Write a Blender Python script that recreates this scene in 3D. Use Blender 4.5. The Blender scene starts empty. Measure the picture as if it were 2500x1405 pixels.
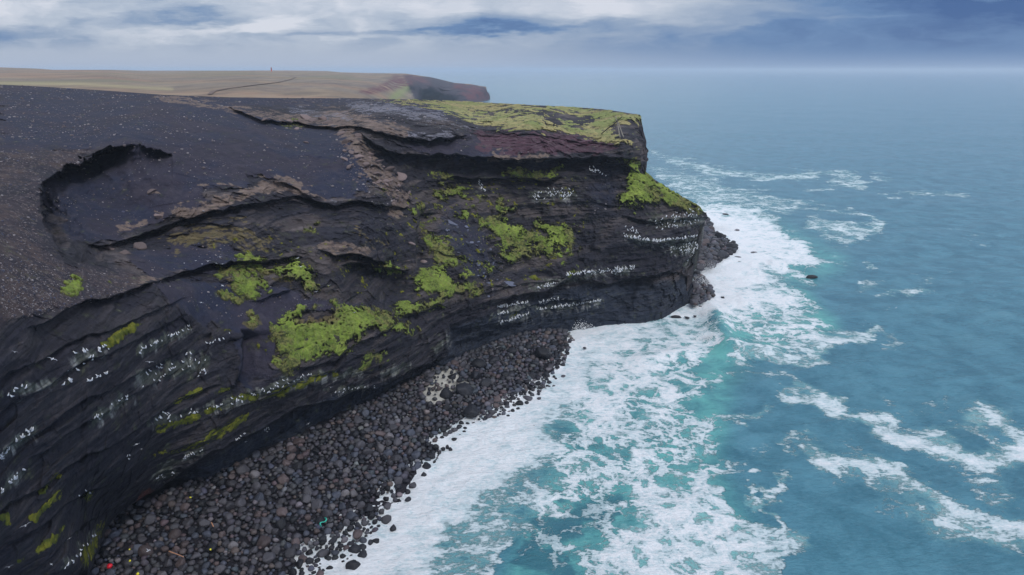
import bpy, math, random
import numpy as np
from mathutils import Vector, Matrix

random.seed(7)
RNG = np.random.default_rng(11)
C = bpy.context.scene.collection

# ------------------------------------------------------------------ camera
H = 70.0
PITCH = math.radians(17.7)
FPX = 1667.0            # focal length in pixels of the 2500 px wide photo
cam_d = bpy.data.cameras.new("camera")
cam_d.sensor_width = 36.0
cam_d.lens = 36.0 * FPX / 2500.0
cam_d.clip_start = 0.5
cam_d.clip_end = 60000.0
cam = bpy.data.objects.new("camera", cam_d)
C.objects.link(cam)
cam.location = (0, 0, H)
cam.rotation_euler = (math.radians(90) - PITCH, 0, 0)
bpy.context.scene.camera = cam

# ------------------------------------------------------------------ view
sc = bpy.context.scene
sc.view_settings.view_transform = 'Standard'
sc.view_settings.look = 'None'
sc.view_settings.exposure = 0.0
sc.view_settings.gamma = 1.0
sc.cycles.max_bounces = 6
sc.cycles.volume_bounces = 1
sc.cycles.diffuse_bounces = 2
sc.cycles.glossy_bounces = 2

# ------------------------------------------------------------------ node helper
class NT:
    def __init__(s, tree): s.t = tree; s.n = tree.nodes; s.l = tree.links
    def new(s, kind, **kw):
        n = s.n.new(kind)
        for k, v in kw.items():
            if k == 'inp':
                for kk, vv in v.items():
                    if hasattr(vv, 'is_output'): s.l.new(vv, n.inputs[kk])
                    else: n.inputs[kk].default_value = vv
            else: setattr(n, k, v)
        return n
    def math(s, op, a, b=0.0, c=None, clamp=False):
        n = s.n.new('ShaderNodeMath'); n.operation = op; n.use_clamp = clamp
        for i, v in enumerate((a, b) if c is None else (a, b, c)):
            if hasattr(v, 'is_output'): s.l.new(v, n.inputs[i])
            else: n.inputs[i].default_value = v
        return n.outputs[0]
    def sstep(s, v, a, b, lo=0.0, hi=1.0):
        n = s.n.new('ShaderNodeMapRange'); n.interpolation_type = 'SMOOTHSTEP'
        s.l.new(v, n.inputs[0])
        n.inputs[1].default_value = a; n.inputs[2].default_value = b
        n.inputs[3].default_value = lo; n.inputs[4].default_value = hi
        return n.outputs[0]
    def mix(s, f, a, b, mode='MIX'):
        n = s.n.new('ShaderNodeMix'); n.data_type = 'RGBA'; n.blend_type = mode
        for i, v in ((0, f), (6, a), (7, b)):
            if hasattr(v, 'is_output'): s.l.new(v, n.inputs[i])
            elif i == 0: n.inputs[0].default_value = v
            else: n.inputs[i].default_value = (*v[:3], 1)
        return n.outputs[2]
    def noise(s, vec, scale, detail=4, rough=0.55, dist=0.0, color=False):
        n = s.new('ShaderNodeTexNoise')
        if vec is not None: s.l.new(vec, n.inputs['Vector'])
        n.inputs['Scale'].default_value = scale; n.inputs['Detail'].default_value = detail
        n.inputs['Roughness'].default_value = rough; n.inputs['Distortion'].default_value = dist
        return n.outputs[1 if color else 0]
    def combine(s, x, y, z):
        n = s.n.new('ShaderNodeCombineXYZ')
        for i, v in enumerate((x, y, z)):
            if hasattr(v, 'is_output'): s.l.new(v, n.inputs[i])
            else: n.inputs[i].default_value = v
        return n.outputs[0]

def lin(r, g, b):
    f = lambda c: (c / 255 / 12.92) if c / 255 <= 0.04045 else ((c / 255 + 0.055) / 1.055) ** 2.4
    return (f(r), f(g), f(b))

# ------------------------------------------------------------------ world: sky texture behind broken cloud
SUN_EL, SUN_AZ = math.radians(52), math.radians(150)      # azimuth clockwise from +Y
w = bpy.data.worlds.new("World"); sc.world = w; w.use_nodes = True
W = NT(w.node_tree)
for n in list(W.n): W.n.remove(n)
out = W.new('ShaderNodeOutputWorld')
sky = W.new('ShaderNodeTexSky'); sky.sky_type = 'NISHITA'; sky.sun_disc = False
sky.sun_elevation = SUN_EL; sky.sun_rotation = SUN_AZ
bg1 = W.new('ShaderNodeBackground', inp={'Color': sky.outputs[0], 'Strength': 0.1})
tc = W.new('ShaderNodeTexCoord')
sep = W.new('ShaderNodeSeparateXYZ', inp={0: tc.outputs['Generated']})
X, Y, Z = sep.outputs
yy = W.math('MAXIMUM', W.math('ABSOLUTE', Y), 0.05)
u = W.math('DIVIDE', X, yy)                                   # -0.7 .. 0.7 over the view
v = W.math('DIVIDE', Z, yy)                                   # 0 .. 0.09 over the view
uc = W.math('MAXIMUM', W.math('MINIMUM', u, 1.5), -1.5)
vc = W.math('MAXIMUM', W.math('MINIMUM', v, 3.0), 0.0)
def blob(u0, v0, su, sv, tilt=0.0):
    du = W.math('DIVIDE', W.math('SUBTRACT', wu, u0), su)
    dv = W.math('DIVIDE', W.math('SUBTRACT', W.math('SUBTRACT', wv, v0), W.math('MULTIPLY', W.math('SUBTRACT', wu, u0), tilt)), sv)
    r = W.math('ADD', W.math('MULTIPLY', du, du), W.math('MULTIPLY', dv, dv))
    return W.math('POWER', 2.718, W.math('MULTIPLY', r, -1.0))
p0 = W.combine(W.math('MULTIPLY', uc, 3.0), W.math('MULTIPLY', vc, 16.0), Z)
wn = W.new('ShaderNodeSeparateXYZ', inp={0: W.noise(p0, 2.4, 6, 0.6, color=True)})
wu = W.math('ADD', uc, W.math('MULTIPLY', W.math('SUBTRACT', wn.outputs[0], 0.5), 0.16))
wv = W.math('ADD', vc, W.math('MULTIPLY', W.math('SUBTRACT', wn.outputs[1], 0.5), 0.055))
p1 = W.combine(W.math('MULTIPLY', wu, 13.0), W.math('MULTIPLY', wv, 34.0), 0.3)
n1 = W.noise(p1, 1.0, 9, 0.55, 0.0)
p2 = W.combine(W.math('MULTIPLY', wu, 3.0), W.math('MULTIPLY', wv, 18.0), 4.3)
n2 = W.noise(p2, 1.0, 3, 0.45)
# brightness field: left bright cloud, right dark blue
side = W.sstep(uc, -0.25, 0.5)
b = W.math('ADD', 0.68, W.math('MULTIPLY', side, -0.44))
amp = W.math('MULTIPLY_ADD', side, -0.5, 1.0)
hz = W.sstep(vc, 0.012, 0.045)
b = W.math('ADD', b, W.math('MULTIPLY', W.math('MULTIPLY', W.math('SUBTRACT', n1, 0.5), amp), hz))
b = W.math('ADD', b, W.math('MULTIPLY', W.math('MULTIPLY', W.math('SUBTRACT', n2, 0.5), 0.5), hz))
for (u0, v0, su, sv, tl, a) in [(-0.44, 0.052, 0.12, 0.011, 0.06, .34), (-0.33, 0.06, 0.045, 0.012, -0.1, .30),
                               (0.16, 0.085, 0.20, 0.02, 0.0, .50), (-0.07, 0.066, 0.10, 0.018, 0, -.20),
                               (-0.17, 0.05, 0.16, 0.006, 0.02, -.30), (-0.44, 0.068, 0.07, 0.006, 0, -.22),
                               (-0.70, 0.05, 0.07, 0.011, 0.0, -.22), (0.0, 0.054, 0.14, 0.005, 0.03, -.22),
                               (0.66, 0.085, 0.22, 0.02, 0.0, -.22), (-0.15, 0.085, 0.12, 0.02, 0.0, .15),
                               (-0.72, 0.085, 0.09, 0.012, 0.0, .25), (0.36, 0.06, 0.06, 0.004, 0.12, -.12),
                               (0.42, 0.066, 0.13, 0.005, 0.06, .12)]:
    b = W.math('ADD', b, W.math('MULTIPLY', blob(u0, v0, su, sv, tl), a))
ramp = W.new('ShaderNodeValToRGB', inp={0: b})
cr = ramp.color_ramp
cr.elements[0].position = 0.0; cr.elements[0].color = (*lin(60, 96, 152), 1)
cr.elements[1].position = 1.0; cr.elements[1].color = (*lin(216, 220, 232), 1)
for p, c in ((0.25, (98, 132, 178)), (0.5, (144, 163, 192)), (0.75, (182, 193, 211))):
    e = cr.elements.new(p); e.color = (*lin(*c), 1)
# pale mist just over the horizon
mist = W.sstep(vc, 0.030, -0.004)
lowcol = W.mix(W.sstep(uc, -0.2, 0.45), lin(172, 187, 212), lin(146, 169, 203))
col = W.mix(W.math('MULTIPLY', mist, 0.75), ramp.outputs[0], lowcol)
# overcast overhead
top = W.sstep(Z, 0.085, 0.22)
pz = W.combine(W.math('DIVIDE', X, W.math('ADD', W.math('ABSOLUTE', Z), 0.2)), W.math('DIVIDE', Y, W.math('ADD', W.math('ABSOLUTE', Z), 0.2)), 1.0)
nt = W.noise(pz, 1.3, 5, 0.5)
topcol = W.mix(W.sstep(nt, 0.35, 0.65), (0.62, 0.72, 0.95), (0.98, 1.0, 1.05))
col = W.mix(top, col, topcol)
bg2 = W.new('ShaderNodeBackground', inp={'Color': col, 'Strength': 1.0})
mx = W.new('ShaderNodeMixShader', inp={0: 0.93, 1: bg1.outputs[0], 2: bg2.outputs[0]})
W.l.new(mx.outputs[0], out.inputs[0])

# ------------------------------------------------------------------ sun (soft, through cloud)
sd = bpy.data.lights.new("sun", 'SUN'); sd.energy = 1.5; sd.angle = math.radians(12); sd.color = (1, 0.97, 0.92)
sun = bpy.data.objects.new("sun", sd); C.objects.link(sun)
sdir = Vector((math.sin(SUN_AZ) * math.cos(SUN_EL), math.cos(SUN_AZ) * math.cos(SUN_EL), math.sin(SUN_EL)))
sun.rotation_euler = sdir.to_track_quat('Z', 'Y').to_euler()

# ------------------------------------------------------------------ numpy tools
T3 = [np.random.default_rng(100 + i).random((64, 64, 64), dtype=np.float32) for i in range(3)]
def vnoise(x, y, z, s=0):
    T = T3[s % 3]; off = 7.31 * s
    x = x + off; y = y + off * 1.7; z = z + off * 0.6
    xi = np.floor(x).astype(np.int64); yi = np.floor(y).astype(np.int64); zi = np.floor(z).astype(np.int64)
    fx = (x - xi).astype(np.float32); fy = (y - yi).astype(np.float32); fz = (z - zi).astype(np.float32)
    fx = fx * fx * (3 - 2 * fx); fy = fy * fy * (3 - 2 * fy); fz = fz * fz * (3 - 2 * fz)
    x0 = xi & 63; x1 = (xi + 1) & 63; y0 = yi & 63; y1 = (yi + 1) & 63; z0 = zi & 63; z1 = (zi + 1) & 63
    a = T[x0, y0, z0] * (1 - fx) + T[x1, y0, z0] * fx
    b_ = T[x0, y1, z0] * (1 - fx) + T[x1, y1, z0] * fx
    c = T[x0, y0, z1] * (1 - fx) + T[x1, y0, z1] * fx
    d = T[x0, y1, z1] * (1 - fx) + T[x1, y1, z1] * fx
    return ((a * (1 - fy) + b_ * fy) * (1 - fz) + (c * (1 - fy) + d * fy) * fz) - 0.5
def fbm(P, size, octv=4, s=0, gain=0.5, zs=1.0):
    r = 0; a = 1.0; f = 1.0 / size
    for i in range(octv):
        r = r + a * vnoise(P[..., 0] * f, P[..., 1] * f, P[..., 2] * f * zs, s + i * 5 + 1)
        a *= gain; f *= 2.03
    return r
def sst(x, a, b_):
    t = np.clip((x - a) / (b_ - a), 0, 1); return t * t * (3 - 2 * t)
RIGHT = np.array([1.0, 0, 0]); FWD = np.array([0, math.cos(PITCH), -math.sin(PITCH)]); UP = np.array([0, math.sin(PITCH), math.cos(PITCH)])
EYE = np.array([0, 0, H])
HAZE = 0.00011
def ray(px, py):
    px = np.asarray(px, float)[..., None]; py = np.asarray(py, float)[..., None]
    return FWD + (px - 1250) / FPX * RIGHT + (702.5 - py) / FPX * UP
def at_z(px, py, z):
    r = ray(px, py); d = (z - H) / r[..., 2]; return EYE + r * d[..., None]
def project(P):
    q = P - EYE; d = q @ FWD
    return 1250 + FPX * (q @ RIGHT) / d, 702.5 - FPX * (q @ UP) / d

# ---- soft raster masks in plan of the photo survey (1/4 size), looked up with a noise warp
RW, RH, RS, RO = 860, 460, 4.0, 400     # covers px -400..3040, py -100..1740
GX, GY = np.meshgrid((np.arange(RW) + .5) * RS - RO, (np.arange(RH) + .5) * RS - 100)
def blur(a, r):
    if r < 1: return a
    k = np.exp(-np.linspace(-2, 2, 2 * r + 1) ** 2); k /= k.sum()
    a = np.apply_along_axis(lambda m: np.convolve(np.pad(m, r, 'edge'), k, 'valid'), 0, a)
    return np.apply_along_axis(lambda m: np.convolve(np.pad(m, r, 'edge'), k, 'valid'), 1, a)
def poly(pts):
    m = np.zeros(GX.shape, bool); n = len(pts)
    for i in range(n):
        (x0, y0), (x1, y1) = pts[i], pts[(i + 1) % n]
        if y0 == y1: continue
        c = ((GY < y0) != (GY < y1)) & (GX < (x1 - x0) * (GY - y0) / (y1 - y0) + x0)
        m ^= c
    return m.astype(float)
def stroke(pts, wd):
    best = np.full(GX.shape, 1e9)
    for (x0, y0), (x1, y1) in zip(pts[:-1], pts[1:]):
        dx, dy = x1 - x0, y1 - y0
        t = np.clip(((GX - x0) * dx + (GY - y0) * dy) / (dx * dx + dy * dy + 1e-9), 0, 1)
        best = np.minimum(best, np.hypot(GX - x0 - t * dx, GY - y0 - t * dy))
    return np.clip(1.25 - best / wd, 0, 1)
def look(m, px, py):
    x = np.clip((px + RO) / RS - .5, 0, RW - 1.001); y = np.clip((py + 100) / RS - .5, 0, RH - 1.001)
    xi = x.astype(int); yi = y.astype(int); fx = x - xi; fy = y - yi
    return (m[yi, xi] * (1 - fx) + m[yi, xi + 1] * fx) * (1 - fy) + (m[yi + 1, xi] * (1 - fx) + m[yi + 1, xi + 1] * fx) * fy
def tps(ctrl):
    A = np.array(ctrl, float); n = len(A); p = A[:, :2] / 500
    K = lambda r2: 0.5 * r2 * np.log(np.maximum(r2, 1e-12))
    r2 = ((p[:, None] - p[None]) ** 2).sum(-1)
    M = np.zeros((n + 3, n + 3)); M[:n, :n] = K(r2) + np.eye(n) * 2e-4
    M[:n, n] = 1; M[:n, n + 1:] = p; M[n, :n] = 1; M[n + 1:, :n] = p.T
    sol = np.linalg.solve(M, np.concatenate([A[:, 2], np.zeros(3)]))
    def f(px, py):
        x = np.asarray(px, float) / 500; y = np.asarray(py, float) / 500
        r = sol[n] + sol[n + 1] * x + sol[n + 2] * y
        for i in range(n): r = r + sol[i] * K((x - p[i, 0]) ** 2 + (y - p[i, 1]) ** 2)
        return r
    return f
def inv_depth(px, py, Yw=None, z=None):
    r = ray(px, py)
    return r[1] / Yw if Yw is not None else r[2] / (z - H)

def mesh_grid(name, P, mat, cols=None, attrs=None, wrap=False):
    nr, nc = P.shape[:2]
    idx = np.arange(nr * nc).reshape(nr, nc)
    q = np.stack([idx[:-1, :-1], idx[:-1, 1:], idx[1:, 1:], idx[1:, :-1]], -1).reshape(-1, 4)
    return mesh_faces(name, P.reshape(-1, 3), q, mat, cols, attrs)
def mesh_faces(name, V, F, mat, cols=None, attrs=None, smooth=True):
    me = bpy.data.meshes.new(name)
    k = F.shape[1]
    me.vertices.add(len(V)); me.vertices.foreach_set('co', np.asarray(V, np.float32).ravel())
    me.loops.add(F.size); me.loops.foreach_set('vertex_index', F.astype(np.int32).ravel())
    me.polygons.add(len(F)); me.polygons.foreach_set('loop_start', (np.arange(len(F)) * k).astype(np.int32))
    me.update(calc_edges=True)
    if smooth: me.polygons.foreach_set('use_smooth', np.ones(len(F), bool))
    if cols is not None:
        a = me.color_attributes.new('Col', 'FLOAT_COLOR', 'POINT')
        c4 = np.ones((len(V), 4), np.float32); c4[:, :3] = cols.reshape(-1, 3); a.data.foreach_set('color', c4.ravel())
    for nm, arr in (attrs or {}).items():
        a = me.attributes.new(nm, 'FLOAT', 'POINT'); a.data.foreach_set('value', np.asarray(arr, np.float32).ravel())
    me.materials.append(mat)
    o = bpy.data.objects.new(name, me); C.objects.link(o)
    return o
def tag(o, label=None, cat=None, group=None, kind=None):
    if label: o['label'] = label
    if cat: o['category'] = cat
    if group: o['group'] = group
    if kind: o['kind'] = kind
    return o

# ------------------------------------------------------------------ materials
def mat_new(name):
    m = bpy.data.materials.new(name); m.use_nodes = True
    t = NT(m.node_tree); b_ = t.n['Principled BSDF']; return m, t, b_
def ground_mat(name, rough=0.9, grain=0.5, var=0.5, fine=5.0):
    m, t, b_ = mat_new(name)
    at = t.new('ShaderNodeAttribute', attribute_name='Col')
    g = t.new('ShaderNodeNewGeometry')
    pos = g.outputs['Position']
    n1 = t.noise(pos, 1.1, 6, 0.65)
    n2 = t.noise(pos, fine, 4, 0.7)
    # thin level bedding, seen only on steep faces
    mp = t.new('ShaderNodeMapping', inp={0: pos, 3: (0.06, 0.06, 3.4)})
    st = t.noise(mp.outputs[0], 1.0, 6, 0.7)
    ra = t.new('ShaderNodeAttribute', attribute_name='rock')
    st2 = t.math('MULTIPLY', t.math('SUBTRACT', st, 0.5), ra.outputs['Fac'])
    f = t.math('ADD', t.math('MULTIPLY', t.math('SUBTRACT', n1, 0.5), var * 1.6), t.math('MULTIPLY', t.math('SUBTRACT', n2, 0.5), var * 2.4))
    f = t.math('ADD', f, t.math('MULTIPLY', st2, 3.0))
    f = t.math('MAXIMUM', t.math('ADD', f, 1.0), 0.25)
    vm = t.new('ShaderNodeVectorMath', operation='SCALE', inp={0: at.outputs['Color'], 'Scale': f})
    t.l.new(vm.outputs[0], b_.inputs['Base Color'])
    b_.inputs['Roughness'].default_value = rough
    b_.inputs['Specular IOR Level'].default_value = 0.25
    hgt = t.math('ADD', t.math('MULTIPLY', n2, 0.35), t.math('ADD', n1, t.math('MULTIPLY', st2, 1.6)))
    bp = t.new('ShaderNodeBump', inp={'Height': hgt, 'Strength': grain, 'Distance': 0.5})
    t.l.new(bp.outputs[0], b_.inputs['Normal'])
    return m
M_cliff = ground_mat('cliff_rock', 0.88, 0.6)
M_beach = ground_mat('wet_gravel', 0.6, 0.6)
M_far = ground_mat('moor', 0.95, 0.3, 0.25, 0.4)
M_moss = ground_mat('moss_cover', 0.95, 0.9, 0.5, 3.0)
M_grass = ground_mat('grass_turf', 0.95, 0.6, 0.4, 2.0)

#@@TERRAIN
# ------------------------------------------------------------------ near cliff: surveyed points (px, py, Y or z)
SK = [(-400, 205), (0, 207), (120, 213), (250, 221), (400, 232), (560, 238), (700, 240), (850, 240), (1000, 243), (1110, 247), (1240, 254),
      (1400, 262), (1470, 267), (1520, 274), (1558, 281), (1566, 284), (1568, 345), (1572, 372), (1575, 420), (1600, 440), (1640, 466), (1680, 490), (1712, 508), (1721, 520)]
FT = [(-400, 1560), (196, 1560), (214, 1440), (236, 1380), (262, 1322), (300, 1290), (360, 1262), (440, 1215), (540, 1172), (640, 1130), (760, 1070), (860, 1022),
      (980, 962), (1085, 905), (1150, 872), (1210, 845), (1280, 820), (1350, 806), (1430, 797), (1540, 782), (1600, 772), (1640, 762), (1690, 742), (1698, 700),
      (1706, 650), (1714, 610), (1719, 575), (1721, 545)]
def skyl(px): return np.interp(px, *zip(*SK))
def foot(px): return np.interp(px, *zip(*FT))
CT = []
def cy(px, py, Yw): CT.append((px, py, inv_depth(px, py, Yw=Yw)))
def cz(px, py, z): CT.append((px, py, inv_depth(px, py, z=z)))
for (a, b_) in [(214, 1440), (262, 1322), (440, 1215), (640, 1130), (860, 1022), (1085, 905), (1210, 845), (1350, 806), (1540, 782), (1640, 762)]: cz(a, b_, 1.0)
for a, b_, y_ in [(1690, 742, 205), (1714, 610, 209), (1719, 560, 211), (400, 1185, 97), (640, 1035, 107), (860, 960, 124), (1085, 860, 147), (0, 1110, 57), (0, 1405, 56),
    (0, 1560, 55), (200, 1560, 66), (-300, 1200, 36), (-300, 700, 47), (-300, 300, 120), (-300, 215, 200), (0, 800, 60), (200, 1390, 68), (150, 1200, 66), (300, 1150, 80), (380, 1100, 88), (380, 690, 95), (200, 740, 76),
    (0, 600, 78), (0, 450, 105), (0, 300, 150), (0, 207, 235), (250, 221, 235), (130, 600, 89), (100, 450, 110), (300, 350, 137), (200, 500, 121), (400, 550, 123), (600, 400, 150),
    (600, 500, 132), (300, 600, 111), (800, 400, 165), (640, 300, 187), (640, 239, 238), (500, 600, 118), (700, 560, 135), (400, 650, 108), (700, 620, 126),
    (600, 700, 114), (520, 780, 104), (750, 800, 115), (850, 750, 124), (700, 900, 107), (900, 800, 123), (980, 780, 133), (450, 850, 94), (400, 950, 88),
    (550, 950, 98), (600, 850, 104), (500, 1080, 95), (900, 300, 190), (1100, 340, 190), (1300, 360, 192), (1500, 375, 196), (1300, 300, 215), (1100, 270, 238),
    (1110, 247, 300), (1400, 262, 268), (1560, 283, 240), (850, 241, 280), (1540, 345, 203), (1490, 310, 225), (1100, 430, 188), (1300, 430, 193), (1500, 430, 198),
    (1000, 430, 178), (1250, 550, 183), (1250, 650, 174), (1100, 550, 170), (1050, 650, 153), (1100, 720, 150), (1450, 550, 190), (1450, 650, 186), (1600, 470, 203),
    (1600, 560, 196), (1715, 520, 207), (1700, 600, 204), (1650, 700, 194), (1400, 680, 178), (1250, 720, 165), (1100, 790, 150), (850, 420, 163), (950, 480, 160),
    (900, 560, 143), (900, 620, 137), (850, 680, 130), (960, 720, 140), (1350, 740, 177), (1550, 720, 188), (1566, 340, 228), (1572, 400, 212)]: cy(a, b_, y_)
base_w = tps(CT)

# ledges: (axis, [(px, py)...], recess in metres, decay in px, lip)
LED = [
 ('h', [(60, 800), (200, 742), (300, 712), (380, 688), (392, 690)], 3.0, 70, .5),
 ('h', [(210, 606), (330, 577), (450, 541), (560, 507), (620, 490), (680, 484), (750, 480), (800, 490), (850, 494), (930, 500), (1010, 508)], 4.5, 34, .8),
 ('h', [(370, 694), (440, 672), (500, 654), (560, 640), (620, 634), (690, 630), (745, 626)], 4.0, 26, .8),
 ('h', [(640, 424), (700, 450), (745, 474), (800, 496)], 2.0, 18, .6),
 ('h', [(490, 458), (560, 460), (640, 456)], .8, 8, .3),
 ('h', [(540, 258), (640, 286), (700, 300), (770, 302), (820, 300), (870, 315), (940, 325), (1010, 340), (1050, 345), (1115, 343), (1150, 330)], 5.5, 30, 1.6),
 ('h', [(860, 318), (900, 345), (960, 372), (1030, 380), (1100, 384), (1200, 386), (1300, 390), (1400, 386), (1480, 378), (1560, 388)], 8.0, 60, 1.6),
 ('h', [(1150, 314), (1300, 330), (1420, 345), (1500, 350), (1550, 350)], 1.5, 20, .3),
 ('h', [(1080, 440), (1180, 438), (1250, 432), (1330, 444), (1380, 428)], 4.0, 22, .8),
 ('h', [(1480, 398), (1530, 404), (1575, 424)], 3.0, 24, .5),
 ('h', [(1500, 520), (1600, 538), (1720, 524)], 2.0, 26, .6),
 ('h', [(1510, 575), (1600, 592), (1720, 580)], 2.0, 26, .8),
 ('h', [(1180, 742), (1250, 720), (1330, 715), (1400, 672), (1480, 690), (1560, 672), (1640, 660), (1700, 668)], 4.0, 46, 1.0),
 ('h', [(1215, 770), (1300, 748), (1360, 730), (1480, 730)], 1.5, 14, .6),
 ('h', [(770, 600), (840, 618), (890, 630), (960, 645)], 4.0, 22, 1.2),
 ('h', [(820, 640), (900, 650), (1000, 660), (1010, 668)], 6.0, 70, 1.0),
 ('h', [(960, 770), (1020, 768), (1060, 750), (1100, 756)], 4.0, 30, .6),
 ('h', [(690, 912), (760, 890), (820, 868), (900, 830), (985, 784)], 2.0, 16, .4),
 ('h', [(600, 735), (670, 715), (740, 705)], 1.5, 18, .4),
 ('h', [(240, 1300), (300, 1240), (400, 1188), (480, 1130), (560, 1085), (640, 1040), (740, 990), (820, 965), (920, 950), (1000, 905), (1060, 885), (1092, 862)], 6.0, 80, 1.2),
 ('h', [(1000, 850), (1050, 838), (1094, 800)], 2.0, 30, .6),
 ('v', [(330, 348), (250, 372), (180, 400), (110, 440), (96, 470), (104, 520), (130, 575), (150, 610), (160, 640)], 0, 0, 0),
 ('v', [(1095, 785), (1100, 830), (1092, 870)], 5.0, 60, .6),
 ('v', [(585, 800), (592, 830), (590, 900), (560, 960)], 4.5, 60, .6),
 ('v', [(1020, 505), (1014, 600), (1015, 660)], 7.0, 50, 1.2),
 ('v', [(262, 1290), (240, 1340), (214, 1410), (205, 1500)], 7.0, 90, .8),
]
for (y0, y1, ya, yb) in []: pass
# long level ledges on the bird wall and the sea wall
for pts, a in [([(0, 1010), (90, 950), (200, 890), (330, 830), (470, 765)], 1.3), ([(0, 1110), (90, 1050), (200, 985), (320, 920), (470, 850)], 1.2),
               ([(60, 1120), (215, 1035), (315, 968), (450, 900)], 1.2), ([(0, 1250), (150, 1150), (300, 1070), (430, 985), (560, 930)], 1.8),
               ([(0, 1350), (150, 1240), (300, 1160), (400, 1085), (500, 1030), (620, 975), (760, 925)], 1.5), ([(60, 1405), (200, 1290), (330, 1195)], 1.2),
               ([(0, 930), (120, 860), (300, 790), (470, 725)], 1.2), ([(640, 960), (800, 900), (980, 840)], 1.0),
               ([(1180, 700), (1330, 690), (1500, 650)], 1.2), ([(1040, 620), (1150, 640), (1300, 640)], 1.0), ([(1380, 480), (1500, 500), (1580, 505)], 1.2)]:
    LED.append(('h', pts, a * .7, 13, .5))
BR = [(338, 350), (300, 352), (250, 372), (200, 392), (160, 408), (120, 434), (98, 452), (96, 480), (104, 520), (122, 560), (134, 590), (150, 610), (176, 634)]

def near_depth(px, py):
    """forward depth of the cliff at photo position px, py"""
    w_ = base_w(px, py)
    d = 1.0 / np.maximum(w_, 1e-4)
    jx = px * 1.0
    j1 = np.interp(jx, np.arange(-400, 1900, 9), RNGJ[0]) * 2.2 + np.interp(jx, np.arange(-400, 1900, 23), RNGJ[1][:100]) * 4 + np.interp(jx, np.arange(-400, 1900, 61), RNGJ[0][100:138]) * 11
    for ax, pts, a, dec, lip in LED:
        if a == 0: continue
        xs, ys = zip(*pts)
        if ax == 'h':
            yl = np.interp(px, xs, ys) + j1
            tp = np.clip((px - xs[0]) / 50, 0, 1) * np.clip((xs[-1] - px) / 50, 0, 1)
            if xs[0] <= 0: tp = np.clip((xs[-1] - px) / 50, 0, 1)
            if xs[-1] >= 1700: tp = np.clip((px - xs[0]) / 50, 0, 1)
            k = (py - yl) / dec
        else:
            ys2, xs2 = ys, xs
            yl = np.interp(py, ys2, xs2) + np.interp(py, np.arange(0, 1700, 9), RNGJ[0][:189]) * 5
            tp = np.clip((py - ys2[0]) / 30, 0, 1) * np.clip((ys2[-1] - py) / 30, 0, 1)
            if ys2[-1] >= 1400: tp = np.clip((py - ys2[0]) / 30, 0, 1)
            k = (px - yl) / dec
        if ax == 'h' and xs[0] <= 60: tp = tp * np.clip((px + 260) / 200, 0, 1)
        tp = tp * tp * (3 - 2 * tp)
        rec = np.where(k > 0, np.minimum(k * dec / 3.0, 1) * np.exp(-np.maximum(k, 0) ** 1.5), 0)
        lp = np.where(k <= 0, np.exp(np.maximum(k, -9) * dec / 10.0), np.exp(-np.maximum(k, 0) * dec / 2.0))
        d = d + tp * (a * rec - lip * lp)
    # the hollow behind the left promontory
    m = look(BOWL, px + vnoise(px / 28, py / 28, px * 0, 1) * 22 + vnoise(px / 9, py / 9, px * 0, 2) * 9, py + vnoise(px / 24, py / 24, px * 0, 3) * 20 + vnoise(px / 8, py / 8, px * 0, 4) * 7)
    d = d + m
    return d
RNGJ = [np.random.default_rng(5).normal(0, .5, 256), np.random.default_rng(6).normal(0, .5, 128)]
# bowl recess: strong just inside the broken edge, fading to the right
bp = poly(BR + [(300, 640), (420, 560), (420, 380)])
dist = np.full(GX.shape, 1e9)
for (x0, y0), (x1, y1) in zip(BR[:-1], BR[1:]):
    dx, dy = x1 - x0, y1 - y0
    t_ = np.clip(((GX - x0) * dx + (GY - y0) * dy) / (dx * dx + dy * dy + 1e-9), 0, 1)
    dist = np.minimum(dist, np.hypot(GX - x0 - t_ * dx, GY - y0 - t_ * dy))
ends = np.clip((np.hypot(GX - 338, GY - 350)) / 60, 0, 1) * np.clip(np.hypot(GX - 176, GY - 634) / 60, 0, 1)
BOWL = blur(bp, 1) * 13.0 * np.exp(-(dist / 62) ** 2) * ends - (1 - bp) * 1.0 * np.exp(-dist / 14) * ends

BWALL_SHADE = blur(bp * np.exp(-(dist / 42) ** 2) * ends, 1)  # dark wall rock inside the rim, with its undercut shade painted in
# ---- surface kinds (masks)
SAND = blur(np.maximum.reduce([
    poly([(0, 200), (560, 236), (860, 240), (1100, 262), (1180, 300), (900, 255), (700, 262), (560, 262), (740, 310), (860, 330), (880, 380), (920, 440), (900, 480), (820, 486), (720, 460), (640, 420),
          (600, 455), (480, 470), (520, 500), (440, 520), (380, 545), (300, 580), (180, 590), (110, 500), (110, 455), (200, 400), (320, 355), (150, 370), (0, 380)]),
    poly([(380, 690), (560, 680), (760, 720), (960, 760), (760, 760), (650, 810), (680, 900), (590, 960), (580, 820), (480, 780), (400, 730)]),
    poly([(300, 620), (420, 600), (560, 600), (620, 640), (480, 660), (380, 680)]),
    poly([(1150, 330), (1300, 380), (1100, 390), (900, 350), (1000, 360)]),
    .62 * poly([(1080, 480), (1180, 560), (1220, 680), (1150, 690), (1060, 560)]),
    .5 * poly([(1440, 440), (1520, 430), (1500, 520), (1430, 520)])]), 5)
SCREE = blur(poly([(-300, 380), (150, 370), (300, 350), (100, 440), (95, 520), (160, 640), (380, 680), (300, 720), (0, 800), (-300, 900)]), 5)
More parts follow.
